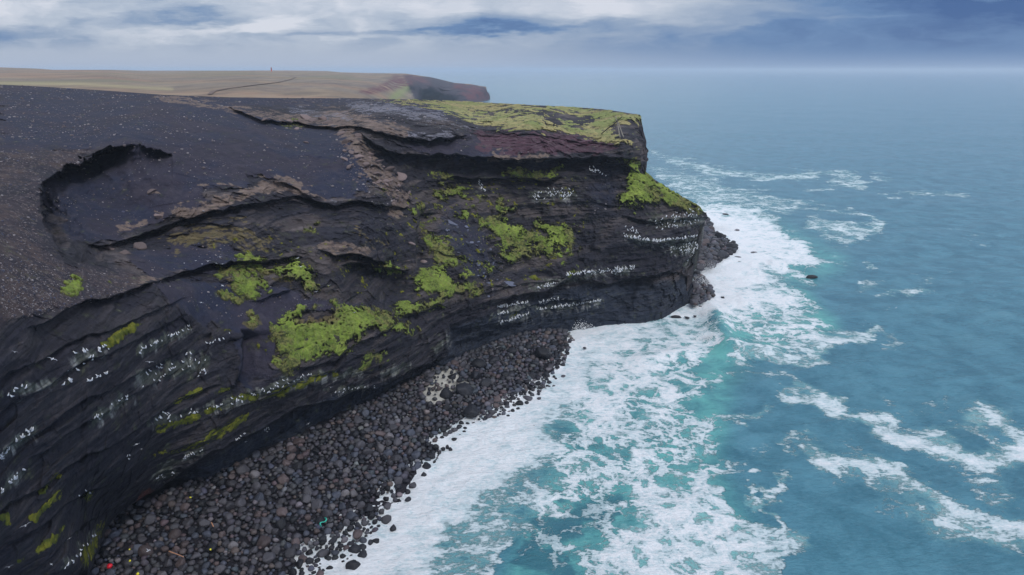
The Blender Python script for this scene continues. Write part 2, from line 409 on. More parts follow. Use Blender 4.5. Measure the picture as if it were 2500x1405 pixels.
TAN = blur(np.maximum.reduce([stroke(p_, w_) for p_, w_ in [
    ([(285, 560), (340, 545)], 12), ([(440, 525), (520, 508), (600, 480)], 14), ([(600, 470), (680, 455), (740, 470)], 16), ([(500, 452), (580, 458)], 6), ([(360, 466), (380, 470)], 8), ([(375, 525), (395, 530)], 7),
    ([(640, 425), (720, 448), (800, 490)], 6), ([(380, 235), (500, 252), (620, 275), (720, 290), (860, 310)], 10), ([(800, 275), (900, 300), (1000, 330)], 14), ([(830, 300), (900, 400), (980, 470), (960, 520)], 26),
    ([(340, 690), (380, 680)], 10), ([(790, 600), (880, 610)], 16), ([(1200, 380), (1330, 385)], 8), ([(1220, 270), (1180, 270)], 1)]]), 2)
PALE = blur(np.maximum.reduce([stroke(p_, w_) for p_, w_ in [
    ([(860, 258), (960, 268), (1080, 285)], 14), ([(1000, 335), (1110, 335)], 6), ([(1100, 300), (1150, 310)], 5), ([(1070, 325), (1100, 325)], 5), ([(800, 492), (830, 496)], 4),
    ([(700, 265), (850, 290)], 6)]]), 1)
RED = blur(poly([(1150, 320), (1240, 322), (1330, 330), (1450, 345), (1520, 358), (1500, 372), (1350, 375), (1180, 368)]), 3)
GREEN = np.maximum.reduce([
    poly([(1040, 243), (1110, 245), (1240, 252), (1400, 260), (1570, 280), (1560, 300), (1500, 300), (1490, 320), (1550, 348), (1540, 354), (1460, 340), (1380, 325), (1300, 316), (1230, 314), (1180, 300), (1120, 280), (1050, 258), (980, 246)]),
    0 * GX])
GREEN = blur(GREEN * (1 - poly([(1130, 268), (1240, 268), (1400, 275), (1470, 292), (1440, 296), (1300, 280), (1160, 276)])) * (1 - poly([(1340, 288), (1420, 286), (1450, 298), (1400, 306), (1330, 300)])) *
             (1 - poly([(1485, 312), (1525, 318), (1535, 335), (1508, 330)])), 1)
DRY = blur(poly([(900, 240), (1100, 246), (1250, 258), (1150, 268), (1000, 252)]) + stroke([(1180, 300), (1300, 312), (1500, 345)], 6), 2)
GRN = [  # bright moss patches
    [(650, 800), (700, 790), (760, 800), (820, 790), (790, 730), (850, 745), (920, 760), (985, 780), (940, 796), (880, 825), (810, 862), (740, 893), (700, 912), (680, 880), (660, 840)],
    [(565, 668), (600, 662), (640, 690), (665, 715), (640, 728), (600, 735), (570, 700)], [(545, 705), (575, 720), (592, 745), (575, 755), (550, 728)],
    [(620, 655), (700, 645), (730, 640), (770, 690), (790, 712), (760, 712), (720, 680), (640, 670)], [(600, 640), (500, 665), (520, 672), (640, 650)], [(580, 630), (625, 615), (640, 628), (590, 645)],
    [(590, 780), (635, 770), (640, 795), (600, 798)], [(690, 780), (740, 745), (775, 748), (750, 780), (700, 790)], [(720, 560), (770, 548), (775, 562), (740, 566)], [(925, 645), (985, 660), (975, 668), (930, 662)],
    [(860, 645), (878, 645), (875, 655), (862, 655)],
    [(1000, 675), (1060, 655), (1105, 680), (1180, 705), (1190, 715), (1120, 722), (1060, 720), (1010, 700)], [(950, 750), (1000, 740), (1080, 728), (1098, 740), (1050, 755), (990, 770)],
    [(1030, 570), (1080, 575), (1110, 600), (1105, 640), (1115, 655), (1070, 660), (1060, 620), (1040, 600)], [(1032, 540), (1052, 545), (1048, 562), (1032, 558)], [(1115, 625), (1150, 640), (1125, 645)],
    [(1045, 422), (1085, 418), (1115, 425), (1100, 435), (1092, 455), (1080, 432)], [(1060, 470), (1130, 452), (1150, 470), (1120, 485), (1070, 485)], [(1045, 495), (1095, 515), (1090, 525), (1050, 505)],
    [(1110, 530), (1160, 500), (1155, 525), (1125, 535)], [(1010, 505), (1030, 500), (1035, 520), (1010, 525)],
    [(1170, 480), (1190, 478), (1190, 495), (1175, 495)], [(1215, 490), (1250, 495), (1248, 520), (1220, 520)],
    [(1175, 540), (1215, 525), (1260, 555), (1290, 560), (1330, 590), (1350, 600), (1340, 615), (1300, 605), (1250, 608), (1215, 595), (1190, 565)],
    [(1295, 523), (1330, 545), (1400, 555), (1415, 562), (1370, 575), (1310, 560)], [(1330, 580), (1400, 575), (1425, 600), (1400, 606), (1350, 605)], [(1300, 600), (1350, 612), (1375, 640), (1350, 635), (1310, 615)],
    [(1225, 615), (1290, 612), (1312, 625), (1280, 635), (1240, 640)], [(1380, 612), (1405, 615), (1400, 630), (1385, 628)], [(1170, 655), (1185, 645), (1205, 665), (1185, 668)], [(1125, 655), (1145, 655), (1150, 672), (1135, 678)],
    [(1200, 420), (1260, 420), (1320, 425), (1345, 408), (1372, 420), (1335, 438), (1280, 436), (1230, 430)],
    [(1505, 480), (1560, 455), (1590, 465), (1590, 490), (1540, 495), (1515, 500)], [(1560, 430), (1610, 445), (1650, 475), (1700, 505), (1690, 515), (1640, 505), (1610, 480), (1580, 450)],
    [(1540, 400), (1575, 420), (1640, 464), (1716, 508), (1716, 518), (1650, 512), (1600, 490), (1560, 462), (1530, 430)], [(1530, 505), (1570, 505), (1560, 515)], [(1490, 390), (1540, 396), (1570, 410), (1545, 408)],
    [(870, 895), (905, 870), (945, 866), (900, 900), (880, 910)], [(930, 790), (985, 800), (1020, 790), (1000, 812), (950, 820)],
    [(150, 700), (185, 672), (205, 690), (195, 715), (165, 722)], [(255, 690), (270, 690), (268, 700), (257, 700)], [(930, 466), (952, 468), (948, 480), (932, 476)], [(700, 297), (745, 300), (740, 308), (705, 306)],
    [(1385, 655), (1420, 655), (1400, 668)]]
OLV = [  # dark olive moss lines
    [(405, 1105), (480, 1080), (560, 1030), (605, 1005), (600, 1030), (540, 1070), (480, 1095), (350, 1120)], [(410, 985), (490, 938), (495, 948), (430, 985)], [(380, 1045), (460, 1020), (540, 995), (545, 1005), (470, 1035), (390, 1058)],
    [(90, 1200), (150, 1160), (155, 1168), (100, 1210)], [(60, 1270), (150, 1205), (155, 1215), (80, 1280)], [(90, 1345), (130, 1310), (165, 1280), (165, 1290), (130, 1330), (95, 1355)], [(0, 1260), (25, 1245), (25, 1290), (5, 1290)],
    [(205, 1210), (225, 1205), (225, 1230), (208, 1228)], [(535, 952), (560, 948), (562, 958), (540, 962)], [(240, 840), (320, 800), (380, 780), (330, 810), (270, 850)], [(200, 1370), (225, 1320), (250, 1260), (240, 1330), (215, 1390)],
    [(530, 808), (560, 810), (545, 816)], [(560, 975), (700, 945), (820, 910), (830, 916), (720, 955), (600, 985)], [(1280, 675), (1330, 680), (1300, 690)], [(1270, 760), (1250, 770), (1262, 774)],
    [(660, 895), (640, 840), (632, 835), (650, 870)], [(20, 1375), (60, 1360), (50, 1375)]]
BLACKM = None
MOSS = blur(np.clip(sum(poly(p_) for p_ in GRN), 0, 1), 1)
MOSSB = np.clip(blur(MOSS, 4) * 1.12, 0, 1)
OLIVE = blur(np.maximum(np.clip(sum(poly(p_) for p_ in OLV), 0, 1), .24 * blur(poly([(1000, 430), (1450, 420), (1450, 560), (1350, 680), (1000, 760), (700, 700), (420, 590), (640, 560), (900, 600)]), 6)), 1)
BROWNM = blur(np.maximum.reduce([stroke([(560, 680), (600, 660)], 25), stroke([(740, 800), (800, 780), (830, 780)], 14), stroke([(420, 590), (560, 560), (640, 600)], 40), stroke([(870, 560), (940, 600)], 10),
    stroke([(640, 660), (700, 690)], 16), stroke([(595, 785), (635, 790)], 16), stroke([(200, 750), (330, 690)], 3)]), 3)
# guano
GU = [([(0, 1110), (88, 1045)], 12), ([(215, 1040), (315, 968)], 9), ([(345, 858), (465, 800)], 8), ([(350, 920), (500, 880)], 22), ([(170, 885), (250, 855)], 10), ([(0, 1200), (60, 1150)], 9),
      ([(370, 1030), (560, 985), (700, 935), (880, 905)], 10), ([(800, 955), (900, 945)], 6), ([(400, 1140), (500, 1095)], 7), ([(380, 1165), (430, 1150)], 8), ([(150, 1390), (235, 1300)], 7), ([(1215, 765), (1290, 745)], 7), ([(1220, 785), (1290, 770)], 5),
      ([(1310, 755), (1470, 735)], 6), ([(1300, 700), (1480, 660), (1540, 658)], 7), ([(1520, 578), (1600, 592), (1712, 582)], 5), ([(1600, 540), (1700, 535)], 14), ([(1640, 610), (1710, 600)], 14), ([(1300, 475), (1400, 475)], 12),
      ([(1060, 860), (1095, 820)], 8), ([(930, 910), (1000, 895)], 10), ([(1170, 450), (1180, 470)], 8), ([(1690, 640), (1715, 610)], 10), ([(20, 960), (140, 930)], 8)]
GUANO = blur(np.maximum.reduce([stroke(p_, w_) for p_, w_ in GU]), 2)
DUST = blur(np.maximum(poly([(1034, 958), (1056, 922), (1080, 902), (1112, 898), (1122, 925), (1104, 938), (1098, 968), (1062, 988), (1042, 978)]), .7 * stroke([(1080, 950), (1140, 940)], 12)), 1)
DARKR_SHADE = blur(np.maximum.reduce([poly([(780, 500), (1015, 505), (1015, 610), (960, 640), (880, 625), (780, 595)]), poly([(820, 645), (1000, 665), (965, 755), (900, 745), (830, 720)]), poly([(880, 345), (1000, 385), (1560, 395), (1565, 440), (1300, 425), (1000, 430), (900, 390)]),
    poly([(1390, 440), (1500, 430), (1500, 520), (1440, 640), (1500, 660), (1380, 660), (1430, 560)]), poly([(240, 612), (620, 500), (850, 505), (1000, 510), (760, 530), (600, 545), (420, 600)])]), 5)  # dark rock plus shade of ledges and overhangs, both put into the colour
FRONT = blur(poly([(-300, 830), (0, 795), (200, 742), (380, 690), (480, 740), (600, 820), (600, 930), (700, 915), (1000, 800), (1100, 760), (1230, 740), (1400, 690), (1720, 660), (1720, 540), (1500, 540), (1480, 640), (1300, 690), (1700, 800), (1000, 1000), (200, 1560), (-300, 1560)]), 6)
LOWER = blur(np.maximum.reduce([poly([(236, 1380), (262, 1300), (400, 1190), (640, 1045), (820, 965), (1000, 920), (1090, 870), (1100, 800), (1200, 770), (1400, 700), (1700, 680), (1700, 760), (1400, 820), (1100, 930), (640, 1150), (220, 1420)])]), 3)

def near_color(px, py, P):
    wx = fbm(P, 3.0, 5, 1, .6) * 38; wy = fbm(P, 3.0, 5, 9, .6) * 24
    X_, Y_ = px + wx, py + wy
    f1 = 1.5 * fbm(P, 6, 5, 2); f2 = 1.6 * fbm(P, 1.2, 4, 3, .6); f3 = 1.7 * fbm(P * np.array([.1, .1, 1]), 1.3, 5, 4, .6)
    L = lambda *c: np.array(lin(*c))[None]
    def mixc(c, m, a): m = np.clip(m, 0, 1)[..., None]; return c * (1 - m) + a * m
    sh = px.shape
    c = np.zeros(sh + (3,)) + L(52, 50, 58)
    c = mixc(c, sst(f3 + f1 * .4, -.12, .3), L(70, 67, 73))
    c = mixc(c, sst(f3 - f1 * .3, .12, .42) * .7, L(100, 91, 90))
    c = mixc(c, sst(f1 + f2 * .3, .02, .5) * .5, L(32, 34, 44))
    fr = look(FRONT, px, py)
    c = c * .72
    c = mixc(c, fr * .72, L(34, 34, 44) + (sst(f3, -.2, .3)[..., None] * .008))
    c = mixc(c, look(DARKR_SHADE, X_, Y_) * .62, L(34, 35, 45))
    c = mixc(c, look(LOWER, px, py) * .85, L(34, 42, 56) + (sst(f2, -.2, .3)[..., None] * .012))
    f5_ = 1.6 * fbm(P, .5, 3, 37)
    s = sst(look(SAND, X_, Y_) + f1 * .22 + f2 * .18, .3, .75)
    c = mixc(c, s, L(38, 42, 60)); c = mixc(c, s * sst(fbm(P, .4, 3, 19), .1, .5) * .5, L(58, 58, 72)); c = mixc(c, s * sst(fbm(P, 14, 4, 20), .03, .25) * .5, L(56, 49, 58)); c = mixc(c, s * sst(fbm(P * np.array([1, 1, .4]), 1.6, 3, 22), .12, .35) * .35, L(70, 66, 74))
    c = mixc(c, s * sst(f1, .05, .4) * .45, L(50, 46, 56))
    c = mixc(c, s * sst(f1 * .6 + f2 * .5, .1, .5) * .3, L(28, 31, 46))
    sc_ = sst(look(SCREE, X_, Y_) + f1 * .4, .3, .8)
    c = mixc(c, sc_, L(54, 48, 54)); c = mixc(c, sc_ * sst(f2 + f1, -.1, .4) * .8, L(36, 36, 46)); c = mixc(c, sc_ * sst(f2 * 1.2 - f1, .1, .5) * .6, L(80, 67, 64)); c = mixc(c, sc_ * sst(fbm(P, .35, 2, 18), .18, .4) * .5, L(120, 112, 110))
    c = mixc(c, sst(look(RED, X_, Y_) + f2 * .2, .3, .7), L(74, 52, 62) + sst(f2, 0, .5)[..., None] * .02)
    tk_ = look(TAN, X_, Y_); t_ = sst(tk_ + (f2 * .5 + f3 * .25) * sst(tk_, .04, .3), .42, .75)
    hb_ = look(BWALL_SHADE, X_, Y_); c = mixc(c, hb_ * .55, L(26, 28, 38))
    c = mixc(c, t_ * .9, L(104, 90, 83)); c = mixc(c, t_ * sst(f2, .05, .4) * .5, L(124, 108, 98))
    pk_ = look(PALE, X_, Y_); pl = sst(pk_ + (f2 * .6 + f5_ * .35) * sst(pk_, .04, .3), .55, .85)
    c = mixc(c, pl * .8, L(112, 112, 122))
    bk_ = look(BROWNM, X_, Y_); c = mixc(c, sst(bk_ + (f2 * .7 + f5_ * .5) * sst(bk_, .04, .3), .7, 1.1) * .75, L(108, 96, 66))
    dr = sst(look(DRY, X_, Y_) + f2 * .4, .4, .7); c = mixc(c, dr, L(148, 134, 92)); c = mixc(c, dr * sst(f2, 0, .4), L(132, 142, 80))
    gu = np.maximum(look(GUANO, px + f2 * 18, py + f2 * 8), .8 * look(GUANO, px + f2 * 18, py - 9 + f2 * 8))
    strk = sst(fbm(P * np.array([1, 1, .22]), .9, 4, 8, .6), .0, .4)
    c = mixc(c, gu * strk * .75, L(156, 157, 155))
    c = mixc(c, sst(gu * 1.2 + f2 * .8, .5, .9) * .35, L(90, 98, 84))
    c = mixc(c, sst(look(DUST, X_ * .3 + px * .7, Y_ * .3 + py * .7) + f2 * .3, .3, .6) * .9, L(150, 150, 146))
    # rusty seep on the sea wall
    rs = sst(look(blur(stroke([(350, 1225), (375, 1200)], 16), 2), X_, Y_), .3, .8); c = mixc(c, rs * .7, L(92, 52, 44))
    g = look(GREEN, X_, Y_ + f1 * 6)
    m = look(MOSSB, X_, Y_)
    ol = look(OLIVE, X_ * .5 + px * .5, Y_ * .5 + py * .5)
    hole = fbm(P * np.array([1, 1, 2.2]), 3.2, 3, 12)
    gm = sst(g + (f2 * .8 + fbm(P, .6, 3, 36, .6) * .8 * (1 - sst(g, .9, 1) * .6)) * sst(g, .05, .4), .42, .75)
    zf = P[..., 2] + fbm(P, 3.0, 3, 14) * 2.6
    fr_ = zf / 1.15 - np.floor(zf / 1.15)
    gap = (1 - sst(fr_, .05, .24)) * sst(fbm(P * np.array([1, 1, 1.5]), 2.2, 2, 15) + .35 * (1 - sst(m, .5, 1)), .05, .25)
    mm = sst(m + (f2 * .5 + hole * 1.1 + fbm(P, .45, 3, 16, .65) * 1.7) * sst(m, .06, .4) * (1 - .55 * sst(m, .8, 1)) - gap * .8, .36, .66)
    om = sst(ol + f2 * .9 * sst(ol, .05, .4), .45, .75)
    rock = np.clip(1 - s * .85 - sc_ * .7 - gm - mm * .7, 0, 1)
    gcol = np.zeros(sh + (3,)) + L(130, 134, 88)
    fs_ = fbm(P * np.array([.25, 1, 1]), 5, 4, 39, .6)
    gcol = mixc(gcol, sst(fs_, .02, .35) * .8, L(122, 108, 80)); gcol = mixc(gcol, look(DRY, X_, Y_) * .8, L(140, 126, 88))
    gcol = mixc(gcol, sst(f1, -.1, .35) * .6, L(116, 128, 70)); gcol = mixc(gcol, sst(f2 - f1, .1, .45) * .7, L(158, 148, 100)); gcol = mixc(gcol, sst(fbm(P, .7, 3, 38, .6), .05, .4) * .6, L(96, 100, 60))
    f5 = 1.8 * fbm(P, .55, 3, 17, .6)
    mcol = np.zeros(sh + (3,)) + L(106, 122, 52)
    mcol = mixc(mcol, sst(f1 + f2 * .7, -.1, .45), L(126, 144, 60)); mcol = mixc(mcol, sst(f2 - f1 * .5, .12, .4) * .7, L(84, 94, 48)); mcol = mixc(mcol, sst(-f1 + f2 * .4, .06, .4) * .6, L(120, 112, 70))
    mcol = mixc(mcol, sst(f5, .0, .35) * .8, L(62, 70, 38)); mcol = mixc(mcol, sst(f1 + f5 * .8, .2, .5) * .6, L(138, 150, 72))
    mcol = mixc(mcol, look(BROWNM, X_, Y_) * sst(f2, -.2, .3) * .6, L(112, 96, 70))
    ocol = np.zeros(sh + (3,)) + L(84, 90, 30)
    ocol = mixc(ocol, sst(f2, 0, .4), L(112, 112, 36))
    mcol = mcol * (.0 + sst(mm, .25, .95)[..., None]) + (1 - sst(mm, .25, .95)[..., None]) * L(74, 72, 48)
    c = mixc(c, sst(m + f2 * .6 * sst(m, .02, .3), .12, .6) * .55, L(70, 70, 46)); c = mixc(c, sst(look(OLIVE, X_, Y_) + f2 * .6, .2, .6) * .3, L(60, 62, 40))
    return c, rock, gm, mm, om, gcol, mcol, ocol

NC, NR = 1240, 820
cx_ = np.concatenate([np.linspace(-330, 0, 60, endpoint=False), np.linspace(0, 1721.5, NC - 60)])
tt = np.linspace(0, 1, NR)[:, None]
pxg = np.broadcast_to(cx_[None], (NR, NC)).copy()
MIDX = [-400, 1300, 1480, 1560, 1567, 1576, 1600, 1640, 1680, 1712, 1721]
def midl(px):
    m0 = skyl(px) + .22 * (foot(px) - skyl(px)); m1 = np.interp(px, [-400, 1560, 1576, 1600, 1640, 1680, 1712, 1721], [424, 424, 428, 448, 474, 497, 514, 526])
    k = sst(px, 1300, 1500); return m0 * (1 - k) + m1 * k
def py_of_t(px, t_): return np.where(t_ < .22, skyl(px) + (midl(px) - skyl(px)) * t_ / .22, midl(px) + (foot(px) - midl(px)) * (t_ - .22) / .78)
def t_of_py(px, py): return np.where(py < midl(px), .22 * (py - skyl(px)) / np.maximum(midl(px) - skyl(px), 1), .22 + .78 * (py - midl(px)) / (foot(px) - midl(px)))
pyg = py_of_t(pxg, tt)
# ragged skyline and foot
d0 = near_depth(pxg, pyg)
R0 = ray(pxg, pyg)
P0 = EYE + R0 * d0[..., None]
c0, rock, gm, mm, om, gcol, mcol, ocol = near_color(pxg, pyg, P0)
edge = np.minimum(1, (1 - tt) * 20)
# relief along the line of sight: bedding on rock, slumps on sand
zz = P0[..., 2] + fbm(P0, 30, 2, 21) * 3
st1 = fbm(np.stack([P0[..., 0] * .04, P0[..., 1] * .04, zz], -1), 2.2, 4, 22, .62)
st2 = fbm(np.stack([P0[..., 0] * .25, P0[..., 1] * .25, zz], -1), .7, 2, 25, .6)
big = fbm(P0, 9, 4, 23)
mid = fbm(P0, 2.0, 4, 24)
rf = fbm(P0, .8, 3, 28, .6)
ridg = -np.abs(fbm(P0 * np.array([1, 1, 1.6]), 5, 4, 26)) * 2
def cells(P, sx, sz, s):
    a_ = P[..., 0] / sx + fbm(P, sx * 2.5, 2, s) * 1.1; b_ = P[..., 1] / sx + fbm(P, sx * 2.5, 2, s + 3) * 1.1; c_ = zz / sz + fbm(P, sx * 2, 2, s + 6) * .8
    return T3[s % 3][np.floor(a_).astype(int) & 63, np.floor(b_).astype(int) & 63, np.floor(c_).astype(int) & 63] - .5
blk = cells(P0, 4.5, 2.2, 91) * sst(fbm(P0, 14, 2, 96), -.15, .2) + cells(P0, 1.6, .9, 94) * .5 * sst(fbm(P0, 8, 2, 97), -.1, .25)
irr = sst(fbm(P0, 16, 3, 98), -.15, .25)
calm = 1 - .6 * look(FRONT, pxg, pyg) * sst(900 - pxg, 0, 300)
dd = rock * (st1 * calm * (.35 + 1.3 * irr) + st2 * .25 + big * 2.6 + mid * .6 + ridg * .9 + rf * .25 + blk * 1.0) + (1 - rock) * (big * .9 + mid * .22)
dd *= np.clip(d0 / 110, .5, 1.6) * (0.35 + .65 * edge)
# moors on top must stay smooth since they are seen edge-on
graz = np.where(pxg > 1558, 1, sst(pyg - skyl(np.minimum(pxg, 1556)), 5, 90) ** (1 - sst(pxg, 1480, 1556)))
dd *= .25 + .75 * graz
d1 = d0 - dd
P1 = EYE + R0 * d1[..., None]
kx = sst(pxg, 1600, 1715) * sst(pyg, 500, 540) + sst(pxg, 1530, 1562) * (pxg < 1572) * sst(420 - pyg, 0, 30)
P1[..., 0] += kx * (fbm(P1 * np.array([.3, .3, 1]), 7, 4, 81) * 5.5 + fbm(P1, 1.8, 3, 82) * 1.2 - .5)
# closed back and underside: rows behind the skyline and below the foot
back = [P1[0] + np.array(o_) for o_ in [(2, 30, -42), (1.5, 10, -18), (.6, 3, -5), (.2, 1, -1)]]
back[0][:, 2] = -6
for b_ in back: b_[:, :2] += 0
mask_land = cx_ < 1105
for k_, (dy, dz) in enumerate([(260, -34), (60, -9), (20, -3), (6, -.9)]):
    back[k_][mask_land] = P1[0][mask_land] + np.array([0, dy, dz])
    if k_ == 0: back[k_][:, 2] = np.where(mask_land, back[k_][:, 2], -6)
low = []
for dz in (1.5, 6):
    q = P1[-1].copy(); q[:, 2] -= dz; low.append(q)
ALL = np.concatenate([np.stack(back), P1, np.stack(low)], 0)
# right edge: sweep round behind the headland
ec = ALL[:, -1]
sw = []
for k_, (dx, dy, dz) in enumerate([(-.6, 3, 0), (-3, 9, 0), (-8, 17, 0), (-16, 26, 0)]):
    q = ec.copy(); q[:, 0] += dx; q[:, 1] += dy; q[:, 2] = np.where(q[:, 2] > 0, q[:, 2] * (1 - (dy / 27.) ** 1.6) - .5, q[:, 2]); sw.append(q)
sw = np.stack(sw, 1)
lf = []; DXL = -170 * np.linspace(1, 0, 60, endpoint=False) ** 2.2
q0 = ALL[:, 0].copy(); ker = np.ones(61) / 61
q1 = np.stack([np.convolve(np.pad(q0[:, k], 30, 'edge'), ker, 'valid') for k in range(3)], 1)
for dx in DXL:
    k_ = min(1, -dx / 8); q = q0 * (1 - k_) + q1 * k_; q[:, 0] += dx; q[:, 1] += dx * .12
    q[:, 1] += fbm(q, 10, 5, 85) * 7 * k_; q[:, 2] += fbm(q, 5, 4, 86) * 1.5 * k_ * (q[:, 2] > 2); lf.append(q)
ALL = np.concatenate([np.stack(lf, 1), ALL, sw], 1)
def padrc(a, nb=4, nl=2, nr_=4, nlf=60):
    a = np.concatenate([np.repeat(a[:, :1], nlf, 1), a], 1)
    a = np.concatenate([np.repeat(a[:1], nb, 0), a, np.repeat(a[-1:], nl, 0)], 0)
    return np.concatenate([a, np.repeat(a[:, -1:], nr_, 1)], 1)
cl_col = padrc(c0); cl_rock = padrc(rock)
xl = ALL[:, :60]; kl = np.clip(-DXL / 6, 0, 1)[None, :, None]; nl_ = fbm(xl, 3, 5, 87, .65)[..., None]; nl2 = fbm(xl * np.array([.2, .2, 1]), 2, 4, 88)[..., None]
cl_col[:, :60] = cl_col[:, :60] * (1 - kl) + kl * np.array(lin(42, 39, 46)) * np.clip(1 + nl_ * 1.6 + nl2 * 1.2, .3, 2.5); cl_rock[:, :60] = .3
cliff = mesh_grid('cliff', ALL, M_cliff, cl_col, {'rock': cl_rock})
tag(cliff, kind='structure', label='dark layered volcanic sea cliff and sandy slope')

def cover(name, mask, colr, thick, mat, label, cat, thr=.25, bump=.12):
    q = mask[:-1, :-1] + mask[1:, :-1] + mask[:-1, 1:] + mask[1:, 1:]
    fi, fj = np.nonzero(q > thr * 4)
    idx = np.arange(NR * NC).reshape(NR, NC)
    F = np.stack([idx[fi, fj], idx[fi, fj + 1], idx[fi + 1, fj + 1], idx[fi + 1, fj]], -1)
    uq, inv = np.unique(F.ravel(), return_inverse=True)
    m_ = mask.ravel()[uq]
    Pv = P1.reshape(-1, 3)[uq]
    tuft = fbm(Pv, .9, 3, 31) + fbm(Pv * np.array([.5, .5, 2]), 1.3, 2, 33)
    h = (-.12 + (thick + .12) * sst(m_, .2, .8)) + tuft * bump * m_
    toc = EYE - Pv; toc /= np.linalg.norm(toc, axis=1)[:, None]
    n_ = toc * .75 + np.array([0, 0, .66])
    Pv = Pv + n_ * h[:, None]
    o = mesh_faces(name, Pv, inv.reshape(-1, 4), mat, colr.reshape(-1, 3)[uq])
    return tag(o, label, cat, kind='stuff')
cover('moss', np.maximum(mm * (1 - gm), 0), mcol, .30, M_moss, 'bright yellow-green moss patches on the cliff slope', 'moss', bump=.5)
cover('algae', om * (1 - mm), ocol, .22, M_moss, 'dark olive moss lines along the bird ledges', 'moss', bump=.4)
cover('grass', gm, gcol, .18, M_grass, 'short green turf on top of the headland', 'grass', bump=.2)

# ------------------------------------------------------------------ far land
FS = [(-400, 158), (0, 165), (90, 168), (130, 171), (270, 171), (350, 173), (560, 173), (700, 172.5), (800, 174), (830, 177), (900, 179), (990, 180), (1030, 186), (1052, 189), (1090, 198), (1110, 203), (1150, 206), (1176, 211), (1187, 212), (1189, 224), (1194, 228), (1195, 232)]
def fsky(px): return np.interp(px, *zip(*FS))
FC = []
def fcz(px, py, z=None, Yw=None): FC.append((px, py, inv_depth(px, py, Yw=Yw, z=z)))
for a, b_, y_ in [(-400, 160, 2600), (0, 165, 2600), (350, 173, 2900), (700, 173, 3000), (900, 180, 2300), (1040, 188, 1900), (-400, 255, 290), (0, 255, 290), (0, 206, 520), (300, 190, 900), (300, 222, 430), (300, 262, 280),
                  (600, 200, 760), (600, 236, 420), (600, 275, 290), (850, 240, 520), (850, 200, 1100), (850, 275, 330), (1000, 238, 1250), (960, 215, 1300), (950, 195, 1500), (1000, 205, 1450), (1000, 230, 1420), (1020, 262, 1450),
                  (1100, 200, 1850), (1100, 230, 1600), (1190, 215, 1760), (1195, 243, 1740), (1120, 215, 1650), (1100, 265, 1560), (1195, 262, 1600), (1050, 205, 1600)]: fcz(a, b_, None, y_)
far_w = tps(FC)
NFC, NFR = 560, 150
fx = np.linspace(-400, 1195, NFC); ft = np.linspace(0, 1, NFR)[:, None] ** 1.3
fpx = np.broadcast_to(fx[None], (NFR, NFC)).copy(); bot = np.interp(fx, [0, 900, 1000, 1195], [262, 262, 256, 250])
fpy = fsky(fpx) * (1 - ft) + bot[None] * ft
fw = np.maximum(far_w(fpx, fpy), 1 / 3400.)
PF0 = EYE + ray(fpx, fpy) / fw[..., None]
cliffm = blur(poly([(985, 185), (1060, 188), (1110, 203), (1178, 211), (1200, 226), (1200, 262), (1005, 262), (1012, 238), (1000, 215)]), 1)
redm = blur(np.maximum.reduce([poly([(960, 186), (1020, 186), (1060, 205), (1010, 205), (985, 215), (900, 232), (870, 225), (930, 208)]), poly([(1105, 203), (1180, 212), (1200, 243), (1140, 243), (1110, 215)])]), 2)
f1 = fbm(PF0, 60, 4, 41); f2 = fbm(PF0, 14, 3, 43); f4 = fbm(PF0 * np.array([.3, 1, 1]), 120, 4, 44)
dF = (f1 * 20 + f2 * 8) * look(cliffm, fpx, fpy) * (1 - sst(fpx, 1120, 1185))
PF = EYE + ray(fpx, fpy) * (1 / fw - dF)[..., None]
def mixc(c, m, a): m = np.clip(m, 0, 1)[..., None]; return c * (1 - m) + np.array(lin(*a)) * m
cF = np.zeros(fpx.shape + (3,)) + np.array(lin(128, 112, 94))
cF = mixc(cF, sst(f4, -.1, .4), (122, 112, 100)); cF = mixc(cF, sst(-f4 + f1 * .3, .0, .5) * .8, (146, 118, 100)); cF = mixc(cF, sst(f2 + f1, .2, .6) * .5, (112, 102, 90))
f6 = fbm(PF0 * np.array([.5, .12, 1]), 9, 4, 46, .65); f7 = fbm(PF0 * np.array([.4, .1, 1]), 30, 3, 48)
cF = mixc(cF, sst(f6, .05, .4) * .55, (96, 88, 80)); cF = mixc(cF, sst(-f6, .05, .4) * .5, (150, 134, 112)); cF = mixc(cF, sst(f7, .1, .3) * .4, (110, 112, 84))
cF = mixc(cF, look(blur(stroke([(-100, 203), (200, 206), (420, 218)], 4), 1), fpx, fpy) * .6, (170, 160, 120))
cF = mixc(cF, look(blur(stroke([(640, 225), (800, 205), (900, 210), (960, 220)], 7), 2), fpx, fpy) * sst(f2, -.2, .3) * .6, (96, 86, 90))
cF = mixc(cF, look(blur(stroke([(960, 240), (990, 215), (1010, 205)], 12), 3), fpx, fpy) * .8, (126, 138, 84))
cm = look(cliffm, fpx, fpy); rm = look(redm, fpx, fpy)
cF = mixc(cF, cm * .96, (52, 50, 62)); cF = mixc(cF, rm * sst(f2 + .3, .0, .4), (92, 56, 62)); cF = mixc(cF, cm * sst(f2, .1, .5) * .4, (92, 80, 84))
fb = []
for dy, dz in ((400, -90), (60, -12), (10, -1)):
    q = PF[0].copy(); q[:, 1] += dy; q[:, 2] += dz; fb.append(q)
fl = PF[-1].copy(); fl[:, 2] -= 70
PFA = np.concatenate([np.stack(fb), PF, fl[None]], 0)
q = PFA[:, -1:].copy(); q[..., 1] += 260; q[..., 0] += -10; q2 = [PFA[:, :1] + np.array([dx, 0, 0.]) for dx in (-3000, -1200, -400, -120)]; PFA = np.concatenate(q2 + [PFA, q], 1)
far = mesh_grid('far_land', PFA, M_far, padrc(cF, 3, 1, 1, 4), {'rock': padrc(cm, 3, 1, 1, 4) * .6})
tag(far, kind='structure', label='flat brown moorland and hazy red headland in the distance')
